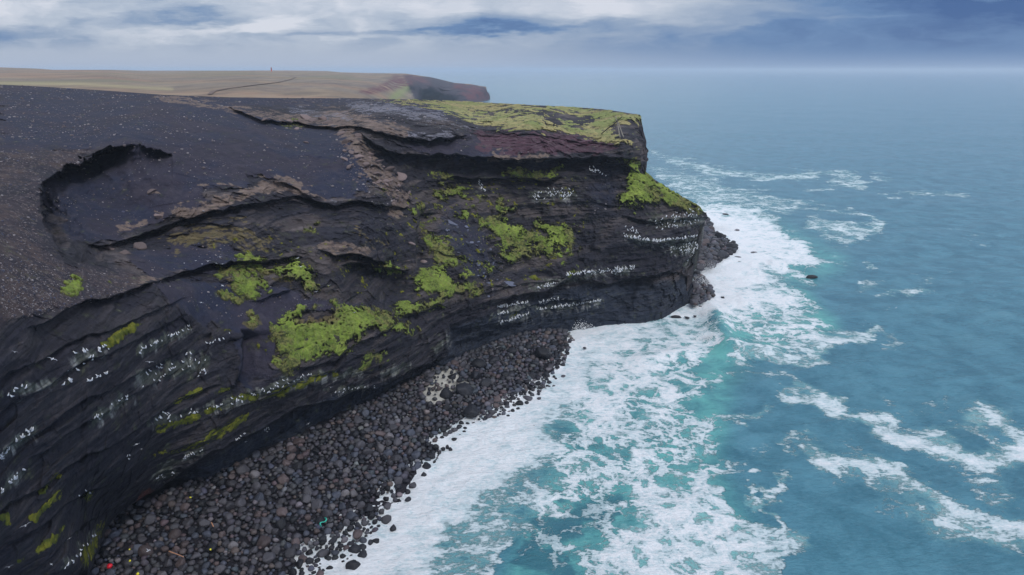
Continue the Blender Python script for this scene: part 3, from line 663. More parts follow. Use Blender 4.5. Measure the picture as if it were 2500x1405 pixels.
# dirt track on the plain
def on_far(px, py): return EYE + ray(px, py) / np.maximum(far_w(px, py), 1 / 3400.)[..., None]
tp_ = [(512, 232), (522, 224), (560, 217), (620, 209), (680, 202), (706, 196), (720, 191), (722, 189), (708, 187.5)]
tx = np.interp(np.linspace(0, 1, 60), np.linspace(0, 1, 9), [p_[0] for p_ in tp_]); ty = np.interp(np.linspace(0, 1, 60), np.linspace(0, 1, 9), [p_[1] for p_ in tp_])
pc = on_far(tx, ty); tg = np.gradient(pc, axis=0); nn = np.stack([-tg[:, 1], tg[:, 0], tg[:, 0] * 0], -1); nn /= np.linalg.norm(nn, axis=1)[:, None]
rows = np.stack([pc + nn * s_ * 1.5 + np.array([0, 0, .5]) for s_ in (-1, -.33, .33, 1)], 0)
tag(mesh_grid('dirt_track', rows, M_far, np.zeros(rows.shape) + np.array(lin(108, 93, 86)), {'rock': np.zeros(rows.shape[:2])}), kind='structure', label='dark dirt track winding over the far moor')

#@@SEA
# ------------------------------------------------------------------ sea
SR = np.concatenate([np.linspace(1730, 1420, 70, endpoint=False), np.linspace(1420, 400, 470, endpoint=False), np.linspace(400, 200, 110, endpoint=False), np.linspace(200, 173.6, 34)])
SC_ = np.linspace(-900, 3400, 1150)
spx, spy = np.meshgrid(SC_, SR)
PS = at_z(spx, spy, 0.0)
def F(pts, v_, soft=3): return blur(poly(pts), soft) * v_
FO = np.zeros(GX.shape)
def addp(pts, v_, soft=4):
    global FO; FO = np.maximum(FO, F(pts, v_, soft))
def adds(pts, wd, v_, soft=2):
    global FO; FO = np.maximum(FO, blur(stroke(pts, wd * 1.35), soft + 1) * min(1, v_ * .94))
# dense surf along the shore
addp([(760, 1500), (880, 1320), (960, 1200), (1060, 1120), (1120, 1020), (1240, 980), (1330, 900), (1380, 830), (1440, 770), (1640, 740), (1690, 700), (1700, 500), (1760, 520), (1830, 560), (1900, 600), (1930, 640), (1880, 680), (1900, 760), (1790, 780),
      (1700, 810), (1560, 820), (1540, 860), (1450, 920), (1400, 990), (1370, 1080), (1330, 1140), (1260, 1200), (1200, 1260), (1120, 1330), (1080, 1500)], .925, 8)
addp([(480, 1500), (640, 1330), (780, 1200), (900, 1100), (1020, 1010), (1160, 930), (1270, 860), (1340, 800), (1440, 790), (1410, 900), (1340, 1010), (1230, 1120), (1140, 1230), (1060, 1330), (1000, 1500)], .97, 12)
addp([(1060, 1500), (1150, 1150), (1250, 1000), (1400, 930), (1500, 980), (1440, 1080), (1330, 1190), (1270, 1300), (1230, 1500)], .72, 8)
addp([(1060, 1500), (1150, 1300), (1300, 1180), (1380, 1080), (1440, 980), (1560, 880), (1700, 840), (1700, 900), (1640, 960), (1560, 1060), (1520, 1160), (1440, 1200), (1330, 1300), (1240, 1360), (1180, 1500)], .58, 8)
addp([(1360, 800), (1620, 780), (1740, 790), (1720, 860), (1660, 900), (1560, 1000), (1500, 1060), (1420, 1000), (1440, 900)], .80, 8)
adds([(1700, 930), (1640, 1000), (1580, 1050), (1590, 1130), (1620, 1200), (1560, 1300), (1500, 1405)], 36, .86, 5)
addp([(1500, 1180), (1620, 1150), (1760, 1180), (1800, 1260), (1880, 1300), (1930, 1290), (1900, 1340), (1920, 1420), (1700, 1480), (1440, 1480), (1480, 1340), (1560, 1260)], .80, 7)
adds([(1480, 1360), (1640, 1340), (1800, 1300), (1920, 1290)], 26, .9, 4); adds([(1850, 1180), (1870, 1300), (1900, 1390)], 14, .9, 3); adds([(1720, 1080), (1740, 1180), (1780, 1260)], 16, .8, 4); adds([(1480, 1400), (1560, 1330), (1680, 1270)], 26, .95, 4)
addp([(1400, 1050), (1700, 1000), (1760, 1100), (1800, 1300), (1600, 1420), (1300, 1420), (1350, 1200)], .46, 10)
adds([(1880, 1000), (1830, 1020), (1760, 1050), (1710, 1085)], 14, .74); adds([(1850, 905), (1920, 930), (1990, 970)], 10, .62); adds([(1980, 1050), (1930, 1090), (1900, 1090)], 10, .72); adds([(1900, 1100), (1930, 1130)], 12, .68)
adds([(1750, 900), (1850, 900), (1960, 960)], 16, .46)
# right hand streaks
adds([(1930, 962), (2000, 968), (2060, 985), (2110, 1020), (2180, 1060)], 20, .93, 3)
adds([(2150, 1040), (2230, 1080), (2300, 1105), (2400, 1130), (2510, 1115), (2600, 1090)], 34, .97, 4); adds([(2260, 1040), (2330, 1080)], 26, .9, 4)
adds([(2370, 1000), (2420, 990), (2470, 1040), (2500, 1090)], 26, .88, 4); adds([(2240, 1030), (2330, 1010), (2400, 1060), (2440, 1110)], 16, .66, 4); adds([(2330, 960), (2240, 985), (2190, 970)], 12, .48, 3)
adds([(2000, 1150), (2080, 1145), (2180, 1175), (2250, 1215), (2330, 1270), (2420, 1300), (2560, 1330)], 34, .90, 5); adds([(1990, 1120), (2100, 1180), (2240, 1230)], 46, .70, 6); adds([(2200, 1240), (2300, 1300), (2500, 1310)], 40, .62, 6)
adds([(2440, 1180), (2500, 1240)], 40, .56, 6); adds([(1960, 1080), (2060, 1100)], 30, .50, 5); adds([(1720, 1170), (1860, 1120)], 30, .45, 6)
# sweep round the point
adds([(1770, 830), (1830, 848), (1900, 858), (1960, 862), (2040, 850), (2100, 835), (2150, 810), (2168, 795)], 13, .93, 2)
adds([(1940, 830), (2020, 830), (2110, 830)], 14, .8, 2); adds([(1880, 800), (1960, 820), (2060, 825)], 10, .66, 2); adds([(2170, 835), (2180, 865)], 12, .6)
addp([(1740, 700), (1900, 690), (1960, 720), (2000, 770), (2050, 810), (2040, 840), (1900, 800), (1800, 810)], .56, 5)
addp([(1720, 500), (1860, 520), (1960, 580), (2010, 640), (1900, 690), (1760, 700)], .92, 6)
addp([(1700, 500), (1780, 510), (1880, 580), (1910, 650), (1860, 720), (1800, 780), (1690, 790)], .98, 8)
addp([(1740, 690), (1880, 690), (1960, 740), (1900, 770), (1800, 760)], .88, 5)
addp([(1560, 400), (1720, 430), (1900, 470), (1960, 540), (1720, 520), (1640, 470)], .60, 5)
for pts, wd, v_ in [([(1570, 372), (1620, 380), (1700, 392)], 5, .8), ([(1640, 395), (1740, 415), (1840, 428), (1940, 430), (2000, 428)], 9, .92), ([(2000, 425), (2060, 420), (2110, 436)], 7, .85),
    ([(2040, 440), (2110, 446)], 10, .84), ([(2130, 425), (2175, 438)], 6, .82), ([(1980, 465), (2030, 458)], 7, .84), ([(2150, 470), (2210, 476), (2290, 470), (2370, 480)], 6, .8), ([(1700, 440), (1780, 450), (1850, 475), (1890, 492)], 8, .8),
    ([(1910, 490), (1950, 500), (1950, 512)], 8, .82), ([(1920, 520), (1960, 505), (2060, 512), (2110, 520)], 9, .78), ([(1990, 545), (2050, 565), (2120, 570), (2150, 560)], 15, .82), ([(2100, 530), (2150, 545)], 10, .85), ([(1980, 550), (2040, 590), (2090, 585)], 8, .9),
    ([(2060, 500), (2110, 540)], 6, .6), ([(2100, 635), (2140, 655), (2115, 662)], 6, .88), ([(2060, 650), (2110, 640)], 5, .5), ([(2110, 690), (2160, 695), (2200, 715)], 6, .84), ([(2200, 695), (2260, 712)], 9, .86), ([(2230, 690), (2300, 660)], 10, .6),
    ([(2320, 560), (2400, 590), (2500, 615)], 5, .5), ([(1820, 640), (1900, 650), (1980, 640), (2060, 650)], 9, .5), ([(1880, 670), (1990, 680)], 6, .75), ([(1600, 420), (1700, 460), (1800, 490)], 14, .75), ([(2050, 820), (2140, 780)], 8, .5),
    ([(1750, 905), (1800, 900)], 8, .6), ([(2330, 640), (2360, 655)], 5, .6), ([(2180, 745), (2190, 752)], 5, .8), ([(2000, 350), (2010, 352)], 4, .6)]:
    adds(pts, wd, v_, 1 if wd < 8 else 2)
TQ = np.maximum.reduce([F([(1200, 1500), (1380, 1050), (1480, 850), (1720, 800), (1830, 830), (1780, 980), (1760, 1150), (1850, 1300), (1800, 1500)], .8, 14), F([(1740, 700), (1960, 700), (2060, 800), (1900, 860), (1760, 840)], .95, 8),
                        F([(1700, 480), (1900, 540), (2080, 640), (1960, 700), (1740, 640)], .7, 12), F([(1600, 860), (1750, 840), (1780, 920), (1640, 960)], .6, 8)])
DK = np.maximum.reduce([F([(1400, 1190), (1500, 1180), (1490, 1290), (1400, 1320), (1440, 1430), (1290, 1430), (1330, 1330)], .8, 8), F([(1350, 1050), (1450, 1040), (1440, 1130), (1370, 1120)], .6, 8)])
FO = np.interp(FO, [0, .2, .45, .6, .75, .9, .98], [0, .17, .32, .42, .53, .70, 1.0])
FO *= 1 - DK * .5
dep_ = np.linalg.norm(PS - EYE, axis=-1); wpx_ = FPX / dep_
swx = fbm(PS, 16, 6, 70, .62) * 11 * wpx_; swy = fbm(PS, 16, 6, 74, .62) * 11 * wpx_ * .5
fo = look(blur(FO, 3), spx + swx, spy + swy); tq = look(TQ, spx, spy); dk = look(blur(DK, 5), spx + swx * 1.4, spy + swy * 1.4)
dep = np.linalg.norm(PS - EYE, axis=-1)
def seanoise(P, ang, l, asp=.35, oc=4, s=0):
    c_, s_ = math.cos(ang), math.sin(ang)
    a_ = P[..., 0] * c_ + P[..., 1] * s_; b_ = -P[..., 0] * s_ + P[..., 1] * c_
    r = 0; am = 1; f = 1 / l
    for i in range(oc):
        n_ = vnoise(a_ * f, b_ * f * asp, a_ * 0 + i * 3.7, s + i)
        r = r + am * (1 - 2.6 * np.abs(n_)) * .5; am *= .5; f *= 2.1
    return r
hz_ = (seanoise(PS, math.radians(108), 16, .3, 4, 3) - .6) * 1.5 * np.exp(-dep / 900) + fbm(PS, 50, 2, 50) * 1.6
# breaker by the point: a curling ridge of water
def ridge(p0, p1, wd, h):
    a_ = at_z(*p0, 0); b_ = at_z(*p1, 0); dv = (b_ - a_)[:2]; L_ = np.hypot(*dv)
    t_ = ((PS[..., 0] - a_[0]) * dv[0] + (PS[..., 1] - a_[1]) * dv[1]) / L_ ** 2
    s_ = ((PS[..., 0] - a_[0]) * dv[1] - (PS[..., 1] - a_[1]) * dv[0]) / L_
    return h * np.exp(-(s_ / wd) ** 2) * np.exp(-((t_ - .5) / .55) ** 4)
hz_ = hz_ + ridge((1735, 740), (1775, 850), 3.5, 2.6) + ridge((1775, 848), (1900, 862), 3.0, 1.8) + ridge((1830, 640), (1990, 655), 4, 1.4) + ridge((1560, 880), (1700, 860), 4, 1.3)
hz_ = hz_ * (1 - .5 * sst(fo, .7, 1)) + sst(fo, .5, 1) * fbm(PS, 3.0, 4, 55) * .6
PSd = PS.copy(); PSd[..., 2] += hz_ * np.clip(1.4 - dep / 2500, 0, 1)
# shader
m, t, B = mat_new('sea_water')
g = t.new('ShaderNodeNewGeometry'); pos = g.outputs['Position']
aF = t.new('ShaderNodeAttribute', attribute_name='foam').outputs['Fac']; aT = t.new('ShaderNodeAttribute', attribute_name='turq').outputs['Fac']; aD = t.new('ShaderNodeAttribute', attribute_name='deep').outputs['Fac']
wp = t.new('ShaderNodeVectorMath', operation='MULTIPLY_ADD', inp={0: t.noise(pos, .12, 5, .6, color=True), 1: (9, 9, 0), 2: pos}).outputs[0]
wp2 = t.new('ShaderNodeVectorMath', operation='MULTIPLY_ADD', inp={0: t.noise(pos, .7, 3, .6, color=True), 1: (2.2, 2.2, 0), 2: wp}).outputs[0]
def lace(scale, wdt):
    vo = t.new('ShaderNodeTexVoronoi', feature='DISTANCE_TO_EDGE', inp={'Vector': wp2, 'Scale': scale})
    return t.sstep(vo.outputs['Distance'], wdt, 0.0)
la1 = lace(.15, .30); la2 = lace(.38, .30); la3 = lace(1.0, .32)
mpa = t.new('ShaderNodeMapping', inp={0: wp, 2: (0, 0, math.radians(-25)), 3: (.3, 1.1, 1)})
mpc = t.new('ShaderNodeMapping', inp={0: pos, 2: (0, 0, math.radians(-20)), 3: (.55, 1.3, 1)})
nA = t.noise(wp, .11, 10, .66); nS = t.noise(mpa.outputs[0], .55, 7, .72); nC = t.noise(mpc.outputs[0], 1.5, 6, .74)
N = 0.5
for n_, k_ in ((nA, 1.4), (nS, .9), (nC, 1.1)):
    N = t.math('ADD', N, t.math('MULTIPLY', t.math('SUBTRACT', n_, 0.5), k_))
laces = t.math('ADD', t.math('MULTIPLY', la1, .40), t.math('ADD', t.math('MULTIPLY', la2, .34), t.math('MULTIPLY', la3, .18)))
N = t.math('ADD', N, t.math('MULTIPLY', t.math('SUBTRACT', laces, .34), t.math('MULTIPLY_ADD', aT, .75, .35)))
val = t.math('SUBTRACT', t.math('ADD', N, aF), 1.0)
foamf = t.math('MULTIPLY', t.sstep(val, -.03, .14), t.sstep(aF, .05, .3))
fl_ = t.sstep(t.noise(mpa.outputs[0], .22, 6, .75), .735, .79)
foamf = t.math('MAXIMUM', foamf, t.math('MULTIPLY', fl_, .5))
film = t.math('MULTIPLY', t.math('MULTIPLY', t.sstep(val, -.55, .12), .80), t.sstep(aF, .2, .7))
deepc = t.mix(t.sstep(t.math('ADD', t.math('MULTIPLY', nA, .7), t.math('MULTIPLY', nC, .3)), .35, .65), lin(52, 108, 127), lin(84, 140, 158))
wc = t.mix(t.math('MULTIPLY', aT, t.sstep(nA, .35, .65, .35, 1.0)), deepc, lin(104, 184, 176))
wc = t.mix(t.math('MULTIPLY', t.sstep(t.math('ADD', aD, t.math('SUBTRACT', nA, .5)), .2, .8), .7), wc, lin(40, 90, 114))
wc = t.mix(film, wc, t.mix(t.sstep(aF, .5, .9), lin(150, 204, 204), lin(206, 226, 230)))
fcol = t.mix(t.math('MULTIPLY', t.sstep(val, .0, .65), t.sstep(t.math('ADD', nC, t.math('MULTIPLY', la3, .12)), .32, .6, .45, 1.0)), lin(190, 214, 220), lin(240, 243, 246))
colr = t.mix(foamf, wc, fcol)
t.l.new(colr, B.inputs['Base Color'])
t.l.new(t.sstep(foamf, 0, 1, .16, .8), B.inputs['Roughness'])
B.inputs['Specular IOR Level'].default_value = 0.5
B.inputs['IOR'].default_value = 1.33
mpb = t.new('ShaderNodeMapping', inp={0: pos, 2: (0, 0, math.radians(-18)), 3: (.45, 1.0, 1)})
r1 = t.noise(mpb.outputs[0], 1.1, 7, .74); r2 = t.noise(mpb.outputs[0], .24, 7, .72)
hgt = t.math('ADD', t.math('MULTIPLY', r1, .9), t.math('ADD', t.math('MULTIPLY', r2, 1.5), t.math('MULTIPLY', foamf, t.math('MULTIPLY', nC, .9))))
bp_ = t.new('ShaderNodeBump', inp={'Height': hgt, 'Strength': .85, 'Distance': .6})
t.l.new(bp_.outputs[0], B.inputs['Normal'])
M_sea = m
sea = mesh_grid('water', PSd[::-1], M_sea, None, {'foam': fo[::-1], 'turq': tq[::-1], 'deep': dk[::-1]})
tag(sea, kind='structure', label='teal ocean with white surf')
#@@REST
# ------------------------------------------------------------------ beach
BPR = [((60, 1700), (560, 1700)), ((190, 1480), (740, 1470)), ((240, 1370), (815, 1375)), ((300, 1290), (880, 1308)), ((440, 1215), (945, 1235)), ((640, 1130), (1030, 1140)),
       ((760, 1070), (1085, 1085)), ((860, 1022), (1150, 1035)), ((980, 962), (1255, 995)), ((1085, 905), (1330, 940)), ((1150, 872), (1362, 895)), ((1210, 845), (1375, 868)),
       ((1280, 822), (1385, 848)), ((1330, 808), (1392, 825)), ((1365, 803), (1385, 808))]
bf = np.array([at_z(*a, 2.2) for a, _ in BPR]); be = np.array([at_z(*b_, 0.0) for _, b_ in BPR])
BL = np.concatenate([[0], np.cumsum(np.linalg.norm(np.diff((bf + be) / 2, axis=0), axis=1))]); BT = BL[-1]
def beach_pt(s, t_):
    """s metres along the beach, t_ 0 at the cliff foot .. 1 at the water line"""
    a = np.stack([np.interp(s, BL, bf[:, k]) for k in range(3)], -1); b_ = np.stack([np.interp(s, BL, be[:, k]) for k in range(3)], -1)
    p = a + (b_ - a) * np.asarray(t_)[..., None]
    p[..., 2] = np.where(t_ < 1, 2.6 * np.clip(1 - t_, 0, 2) ** 1.2, -(t_ - 1) * 4) + 0
    p[..., 2] = np.where(t_ < 0, 2.6, p[..., 2])
    return p
s_, t_ = np.meshgrid(np.linspace(0, BT, 500), np.linspace(-.35, 1.4, 120))
PB = beach_pt(s_, t_); PB[..., 2] += fbm(PB, 2.5, 3, 61) * .7 * np.clip(1.15 - t_, 0, 1) - .35
cb = np.zeros(PB.shape) + np.array(lin(34, 32, 38))
bx, by = project(PB)
cb = mixc(cb, look(DUST, bx, by) * 1.1, (176, 174, 166))
tag(mesh_grid('beach', PB, M_beach, cb, {'rock': s_ * 0}), kind='structure', label='dark gravel bed under the boulders')

def ico(sub):
    import bmesh
    bm = bmesh.new(); bmesh.ops.create_icosphere(bm, subdivisions=sub, radius=1)
    V = np.array([v_.co[:] for v_ in bm.verts]); F_ = np.array([[v_.index for v_ in f_.verts] for f_ in bm.faces]); bm.free(); return V, F_
ICO = {k: ico(k) for k in (1, 2, 3)}
def rock_shape(seed, sub=2, cuts=11, lo=.55, flat=(1, 1, 1), rnd=.06):
    r = np.random.default_rng(seed); V, F_ = ICO[sub]; V = V.copy()
    n = r.normal(size=(cuts, 3)); n /= np.linalg.norm(n, axis=1)[:, None]
    for k in range(cuts):
        h = r.uniform(lo, .95); dd_ = V @ n[k] - h; V = V - np.maximum(dd_, 0)[:, None] * n[k] * .93
    V = V + fbm(V * 1.0 + seed * 3.1, .8, 3, seed % 9) [:, None] * V * rnd * 3
    V *= np.array(flat) * r.uniform(.85, 1.15, 3)
    return V / np.abs(V).max(), F_
def rotm(r):
    q = r.normal(size=4); q /= np.linalg.norm(q); a, b_, c, d = q
    return np.array([[1 - 2 * (c * c + d * d), 2 * (b_ * c - a * d), 2 * (b_ * d + a * c)], [2 * (b_ * c + a * d), 1 - 2 * (b_ * b_ + d * d), 2 * (c * d - a * b_)], [2 * (b_ * d - a * c), 2 * (c * d + a * b_), 1 - 2 * (b_ * b_ + c * c)]])
def rock_mat(name, attr=None, base=None, rough=.55):
    m, t, B = mat_new(name)
    tcn = t.new('ShaderNodeTexCoord'); g = t.new('ShaderNodeNewGeometry')
    if attr: c = t.new('ShaderNodeAttribute', attribute_name='Col').outputs['Color']
    else:
        oi = t.new('ShaderNodeObjectInfo')
        c = t.new('ShaderNodeVectorMath', operation='SCALE', inp={0: base, 'Scale': t.sstep(oi.outputs['Random'], 0, 1, .7, 1.3)}).outputs[0]
    n1 = t.noise(g.outputs['Position'], 2.2, 6, .7); n2 = t.noise(g.outputs['Position'], 9, 4, .7)
    f = t.math('ADD', .55, t.math('ADD', t.math('MULTIPLY', n1, .5), t.math('MULTIPLY', n2, .4)))
    c = t.new('ShaderNodeVectorMath', operation='SCALE', inp={0: c, 'Scale': f}).outputs[0]
    t.l.new(c, B.inputs['Base Color']); B.inputs['Roughness'].default_value = rough; B.inputs['Specular IOR Level'].default_value = .35
    bp_ = t.new('ShaderNodeBump', inp={'Height': t.math('ADD', n1, t.math('MULTIPLY', n2, .4)), 'Strength': .55, 'Distance': .25}); t.l.new(bp_.outputs[0], B.inputs['Normal'])
    return m
KINDS = {'dark grey': lin(68, 67, 73), 'slate blue': lin(68, 72, 84), 'reddish brown': lin(82, 72, 73), 'pale grey': lin(106, 103, 107), 'black': lin(33, 34, 40)}
KN = list(KINDS)
M_kind = {k: rock_mat('boulder_' + k.replace(' ', '_'), None, KINDS[k]) for k in KN}
M_rockattr = rock_mat('boulder_mixed', True)
rocks = []      # x, y, z, r, kind, zone
grid = {}
def try_rock(p, r, k, zone, gap=.78):
    gx, gy = int(p[0] // 3), int(p[1] // 3)
    for i in range(gx - 2, gx + 3):
        for j in range(gy - 2, gy + 3):
            for q in grid.get((i, j), ()):
                if (p[0] - q[0]) ** 2 + (p[1] - q[1]) ** 2 < (gap * (r + q[3])) ** 2: return False
    q = (p[0], p[1], p[2], r, k, zone); grid.setdefault((gx, gy), []).append(q); rocks.append(q); return True
R_ = np.random.default_rng(21)
def pick(wet): return KN[R_.choice(5, p=[.22, .1, .08, .02, .58] if wet else [.50, .15, .16, .05, .14])]
for (a, b_, r) in [(1105, 925, 1.5), (1170, 895, 2.2), (1130, 955, 2.3), (1160, 920, 1.7), (1150, 1003, 2.0), (1090, 962, 1.9), (1325, 862, 2.2), (1205, 880, 1.6), (1070, 960, 1.6), (1250, 860, 1.4), (1185, 935, 1.5)]:
    p = at_z(a, b_, 1.6); try_rock(p, r, 'black', 'beach')
for lo_, hi_, n_ in ((.8, 1.15, 260), (.58, .8, 3000), (.4, .58, 12000), (.24, .4, 26000)):
    S = R_.uniform(0, BT, n_); Tt = R_.uniform(-.12, 1.06, n_) + np.where(R_.random(n_) < .12, R_.uniform(0, .1, n_), 0)
    rr = R_.uniform(lo_, hi_, n_); Pn = beach_pt(S, Tt); nz = fbm(Pn, 6, 2, 63)
    for i in range(n_):
        if Tt[i] > .93 + nz[i] * .3 and R_.random() < .72: continue
        if Tt[i] > 1.0 + nz[i] * .3 and rr[i] < .5: continue
        k = pick(Tt[i] > .84 + nz[i] * .2)
        p = Pn[i].copy(); p[2] = max(p[2], -.15) + rr[i] * .05 + R_.uniform(-.1, .15)
        bx_, by_ = project(p[None]); 
        if look(DUST, bx_, by_)[0] > .3 and R_.random() < .93: continue
        try_rock(p, rr[i], k, 'beach')
nb_beach = len(rocks)
# boulders piled round the tip of the headland
for poly_, n_, (r0, r1), z0 in [([(1700, 545), (1722, 530), (1740, 560), (1800, 600), (1795, 612), (1755, 640), (1720, 655), (1695, 655)], 900, (.9, 2.6), 2.0), ([(1696, 665), (1725, 680), (1745, 722), (1700, 745), (1690, 740)], 420, (.7, 1.7), 1.2)]:
    xs, ys = np.array(poly_).T; mk = poly(poly_)
    for i in range(n_ * 6):
        a, b_ = R_.uniform(xs.min(), xs.max()), R_.uniform(ys.min(), ys.max())
        if look(mk, np.array([a]), np.array([b_]))[0] < .5: continue
        side_ = np.clip((a - 1700) / 90, 0, 1); r = R_.uniform(r0, r1) * (.6 if R_.random() < .6 else 1)
        p = at_z(a, b_, z0 * (1.3 - side_)); try_rock(p, r, pick(side_ > .6), 'tip', .7)
nr_tip = len(rocks)
d_ = np.array([np.linalg.norm(np.array(q[:3]) - EYE) for q in rocks]); rad = np.array([q[3] for q in rocks]); inview = np.array([0 < project(np.array([q[:3]]))[0][0] < 2500 and 0 < project(np.array([q[:3]]))[1][0] < 1415 for q in rocks])
order = np.argsort(-(rad / d_) * inview); single = set(order[:276].tolist())
SH = [rock_shape(50 + k, 2) for k in range(12)]; SH1 = [rock_shape(80 + k, 1, 6) for k in range(10)]; SH3 = [rock_shape(50 + k, 3, 11) for k in range(12)]
mcache = {}
def rock_mesh(k, kind):
    if (k, kind) not in mcache:
        V, F_ = SH3[k]; o = mesh_faces('boulder', V, F_, M_kind[kind]); me = o.data; bpy.data.objects.remove(o); mcache[(k, kind)] = me
    return mcache[(k, kind)]
VV, FF, CC, off = [], [], [], 0
for i, (x, y, z, r, kind, zone) in enumerate(rocks):
    sq = np.array([1, 1, .8])
    if i in single:
        o = bpy.data.objects.new('boulder', rock_mesh(i % 12, kind)); C.objects.link(o)
        o.location = (x, y, z); o.scale = (r * R_.uniform(.9, 1.2), r * R_.uniform(.9, 1.2), r * R_.uniform(.75, 1)); o.rotation_euler = tuple(R_.uniform(-.5, .5, 2)) + (R_.uniform(0, 6.28),)
        where = 'among the packed boulders of the shore below the cliff' if zone == 'beach' else 'in the heap round the tip of the headland'
        tag(o, f'large {kind} boulder {where}', 'boulder', f'{kind} boulders {"on the shore" if zone == "beach" else "at the headland tip"}')
    else:
        V, F_ = SH[i % 12] if r > .45 or d_[i] < 95 else SH1[i % 10]
        V = (V @ rotm(R_).T) * sq * r * R_.uniform(.9, 1.2, 3) + np.array([x, y, z])
        VV.append(V); FF.append(F_ + off); off += len(V)
        CC.append(np.zeros(V.shape) + np.array(KINDS[kind]) * R_.uniform(.65, 1.35) * (1 + R_.normal(0, .04, 3)))
o = mesh_faces('boulders', np.concatenate(VV), np.concatenate(FF), M_rockattr, np.concatenate(CC))
tag(o, 'smaller rounded boulders packed along the foot of the cliff', 'boulders', kind='stuff')
# rocks standing in the surf
SEA_ROCKS = [((1350, 1056), 12, 'black', 'small dark rock awash in open surf off the middle of the beach'), ((1305, 1040), 9, 'black', 'low black rock half covered by surf beside a rounder one'), ((1427, 849), 10, 'black', 'flat dark rock in the foam beyond the end of the boulder beach'),
    ((1375, 918), 11, 'dark grey', 'pointed grey rock standing just off the boulders in white water'), ((1240, 1015), 9, 'black', 'wet black rock at the foam edge of the beach'), ((1982, 676), 26, 'black', 'long black double humped reef rock farthest out from the headland'),
    ((1924, 656), 13, 'black', 'low black rock between the reef and the headland boulders'), ((1840, 617), 16, 'dark grey', 'grey wedge rock in the surf off the headland tip'), ((1802, 628), 15, 'dark grey', 'sharp grey rock closest outside the headland boulders'),
    ((1808, 641), 17, 'dark grey', 'triangular grey rock in white surf in front of its neighbour'), ((1772, 523), 14, 'black', 'small dark rock behind the headland tip in the surf'), ((1652, 773), 26, 'black', 'large sloping dark rock at the foot of the headland cliff'),
    ((1731, 740), 16, 'black', 'dark block just off the lower boulder heap of the headland'), ((1710, 750), 14, 'black', 'round black rock near the surf below the headland'), ((1765, 726), 10, 'black', 'small black rock beside the breaking wave'),
    ((1677, 775), 12, 'black', 'small black rock right of the large sloping one'), ((1697, 772), 9, 'black', 'tiny black rock washed by foam below the headland'), ((1871, 622), 8, 'black', 'tiny black rock tip showing in the surf'),
    ((1800, 562), 11, 'dark grey', 'small rock in the foam behind the headland heap'), ((862, 1385), 30, 'black', 'big round wet boulder alone in white foam at the bottom of the photo'), ((885, 1354), 20, 'black', 'wet black boulder in the foam beside the big round one'),
    ((944, 1268), 26, 'dark grey', 'rounded mossy grey boulder at the foam edge'), ((960, 1290), 15, 'black', 'small wet boulder in foam below the mossy one'), ((905, 1325), 13, 'black', 'small black boulder in foam above the lone wet ones')]
for i, ((a, b_), wpx, kind, lab) in enumerate(SEA_ROCKS):
    p = at_z(a, b_, 0.1); d = np.linalg.norm(p - EYE); r = wpx / 2 * d / FPX * 1.15
    o = bpy.data.objects.new('sea_rock', rock_mesh((i * 5) % 12, kind)); C.objects.link(o)
    o.location = p - np.array([0, 0, 0 if b_ > 1200 else .1 * r]); o.scale = (r, r * (1.0 if wpx < 20 or b_ > 1200 else .5), r * (.9 if b_ > 1200 else .38)); o.rotation_euler = (.05, .08, i * 1.3 if wpx < 20 else .2)
    tag(o, lab, 'rock')

# ------------------------------------------------------------------ things on the cliff
from bisect import bisect_left
def surf(px, py, lift=0.0):
    j = int(np.clip(np.searchsorted(cx_, px), 1, NC - 1)); t_ = float(t_of_py(px, py)); i = int(np.clip(round(t_ * (NR - 1)), 0, NR - 1))
    p = P1[i, j].copy(); tocam = EYE - p; tocam /= np.linalg.norm(tocam)
    return p + tocam * lift
def nrm(px, py):
    j = int(np.clip(np.searchsorted(cx_, px), 4, NC - 5)); t_ = float(t_of_py(px, py)); i = int(np.clip(round(t_ * (NR - 1)), 4, NR - 5))
    a = P1[i, j + 4] - P1[i, j - 4]; b_ = P1[i - 4, j] - P1[i + 4, j]; n = np.cross(a, b_); return n / np.linalg.norm(n)
SLABS = [(645, 291, 18), (672, 300, 28), (705, 296, 16), (747, 291, 30), (765, 296, 24), (786, 292, 22), (803, 300, 24), (835, 313, 24), (879, 333, 26), (833, 327, 22), (748, 349, 16), (843, 347, 20), (706, 302, 14), (722, 316, 14), (872, 384, 24), (891, 402, 22), (858, 372, 18),
         (925, 396, 26), (974, 430, 36), (952, 412, 26), (938, 444, 24), (842, 390, 18), (850, 408, 22), (903, 376, 16), (920, 425, 22), (342, 602, 40), (302, 618, 34), (270, 610, 20), (1243, 693, 34), (1101, 546, 24), (1150, 592, 12), (1196, 610, 10), (368, 467, 22), (388, 528, 22),
         (1005, 595, 16), (1085, 600, 18), (1035, 640, 20), (962, 300, 12), (1168, 590, 10)]
M_slab = rock_mat('slab_rock', None, lin(112, 98, 96), .85); M_slab2 = rock_mat('slab_rock_grey', None, lin(92, 96, 112), .8)
slabm = []
for k in range(6):
    V, F_ = rock_shape(200 + k, 3, 12, .45, (1, .75, .42), .05)
    for mt in (M_slab, M_slab2):
        o = mesh_faces('fallen_rock', V, F_, mt, smooth=True); slabm.append(o.data); bpy.data.objects.remove(o)
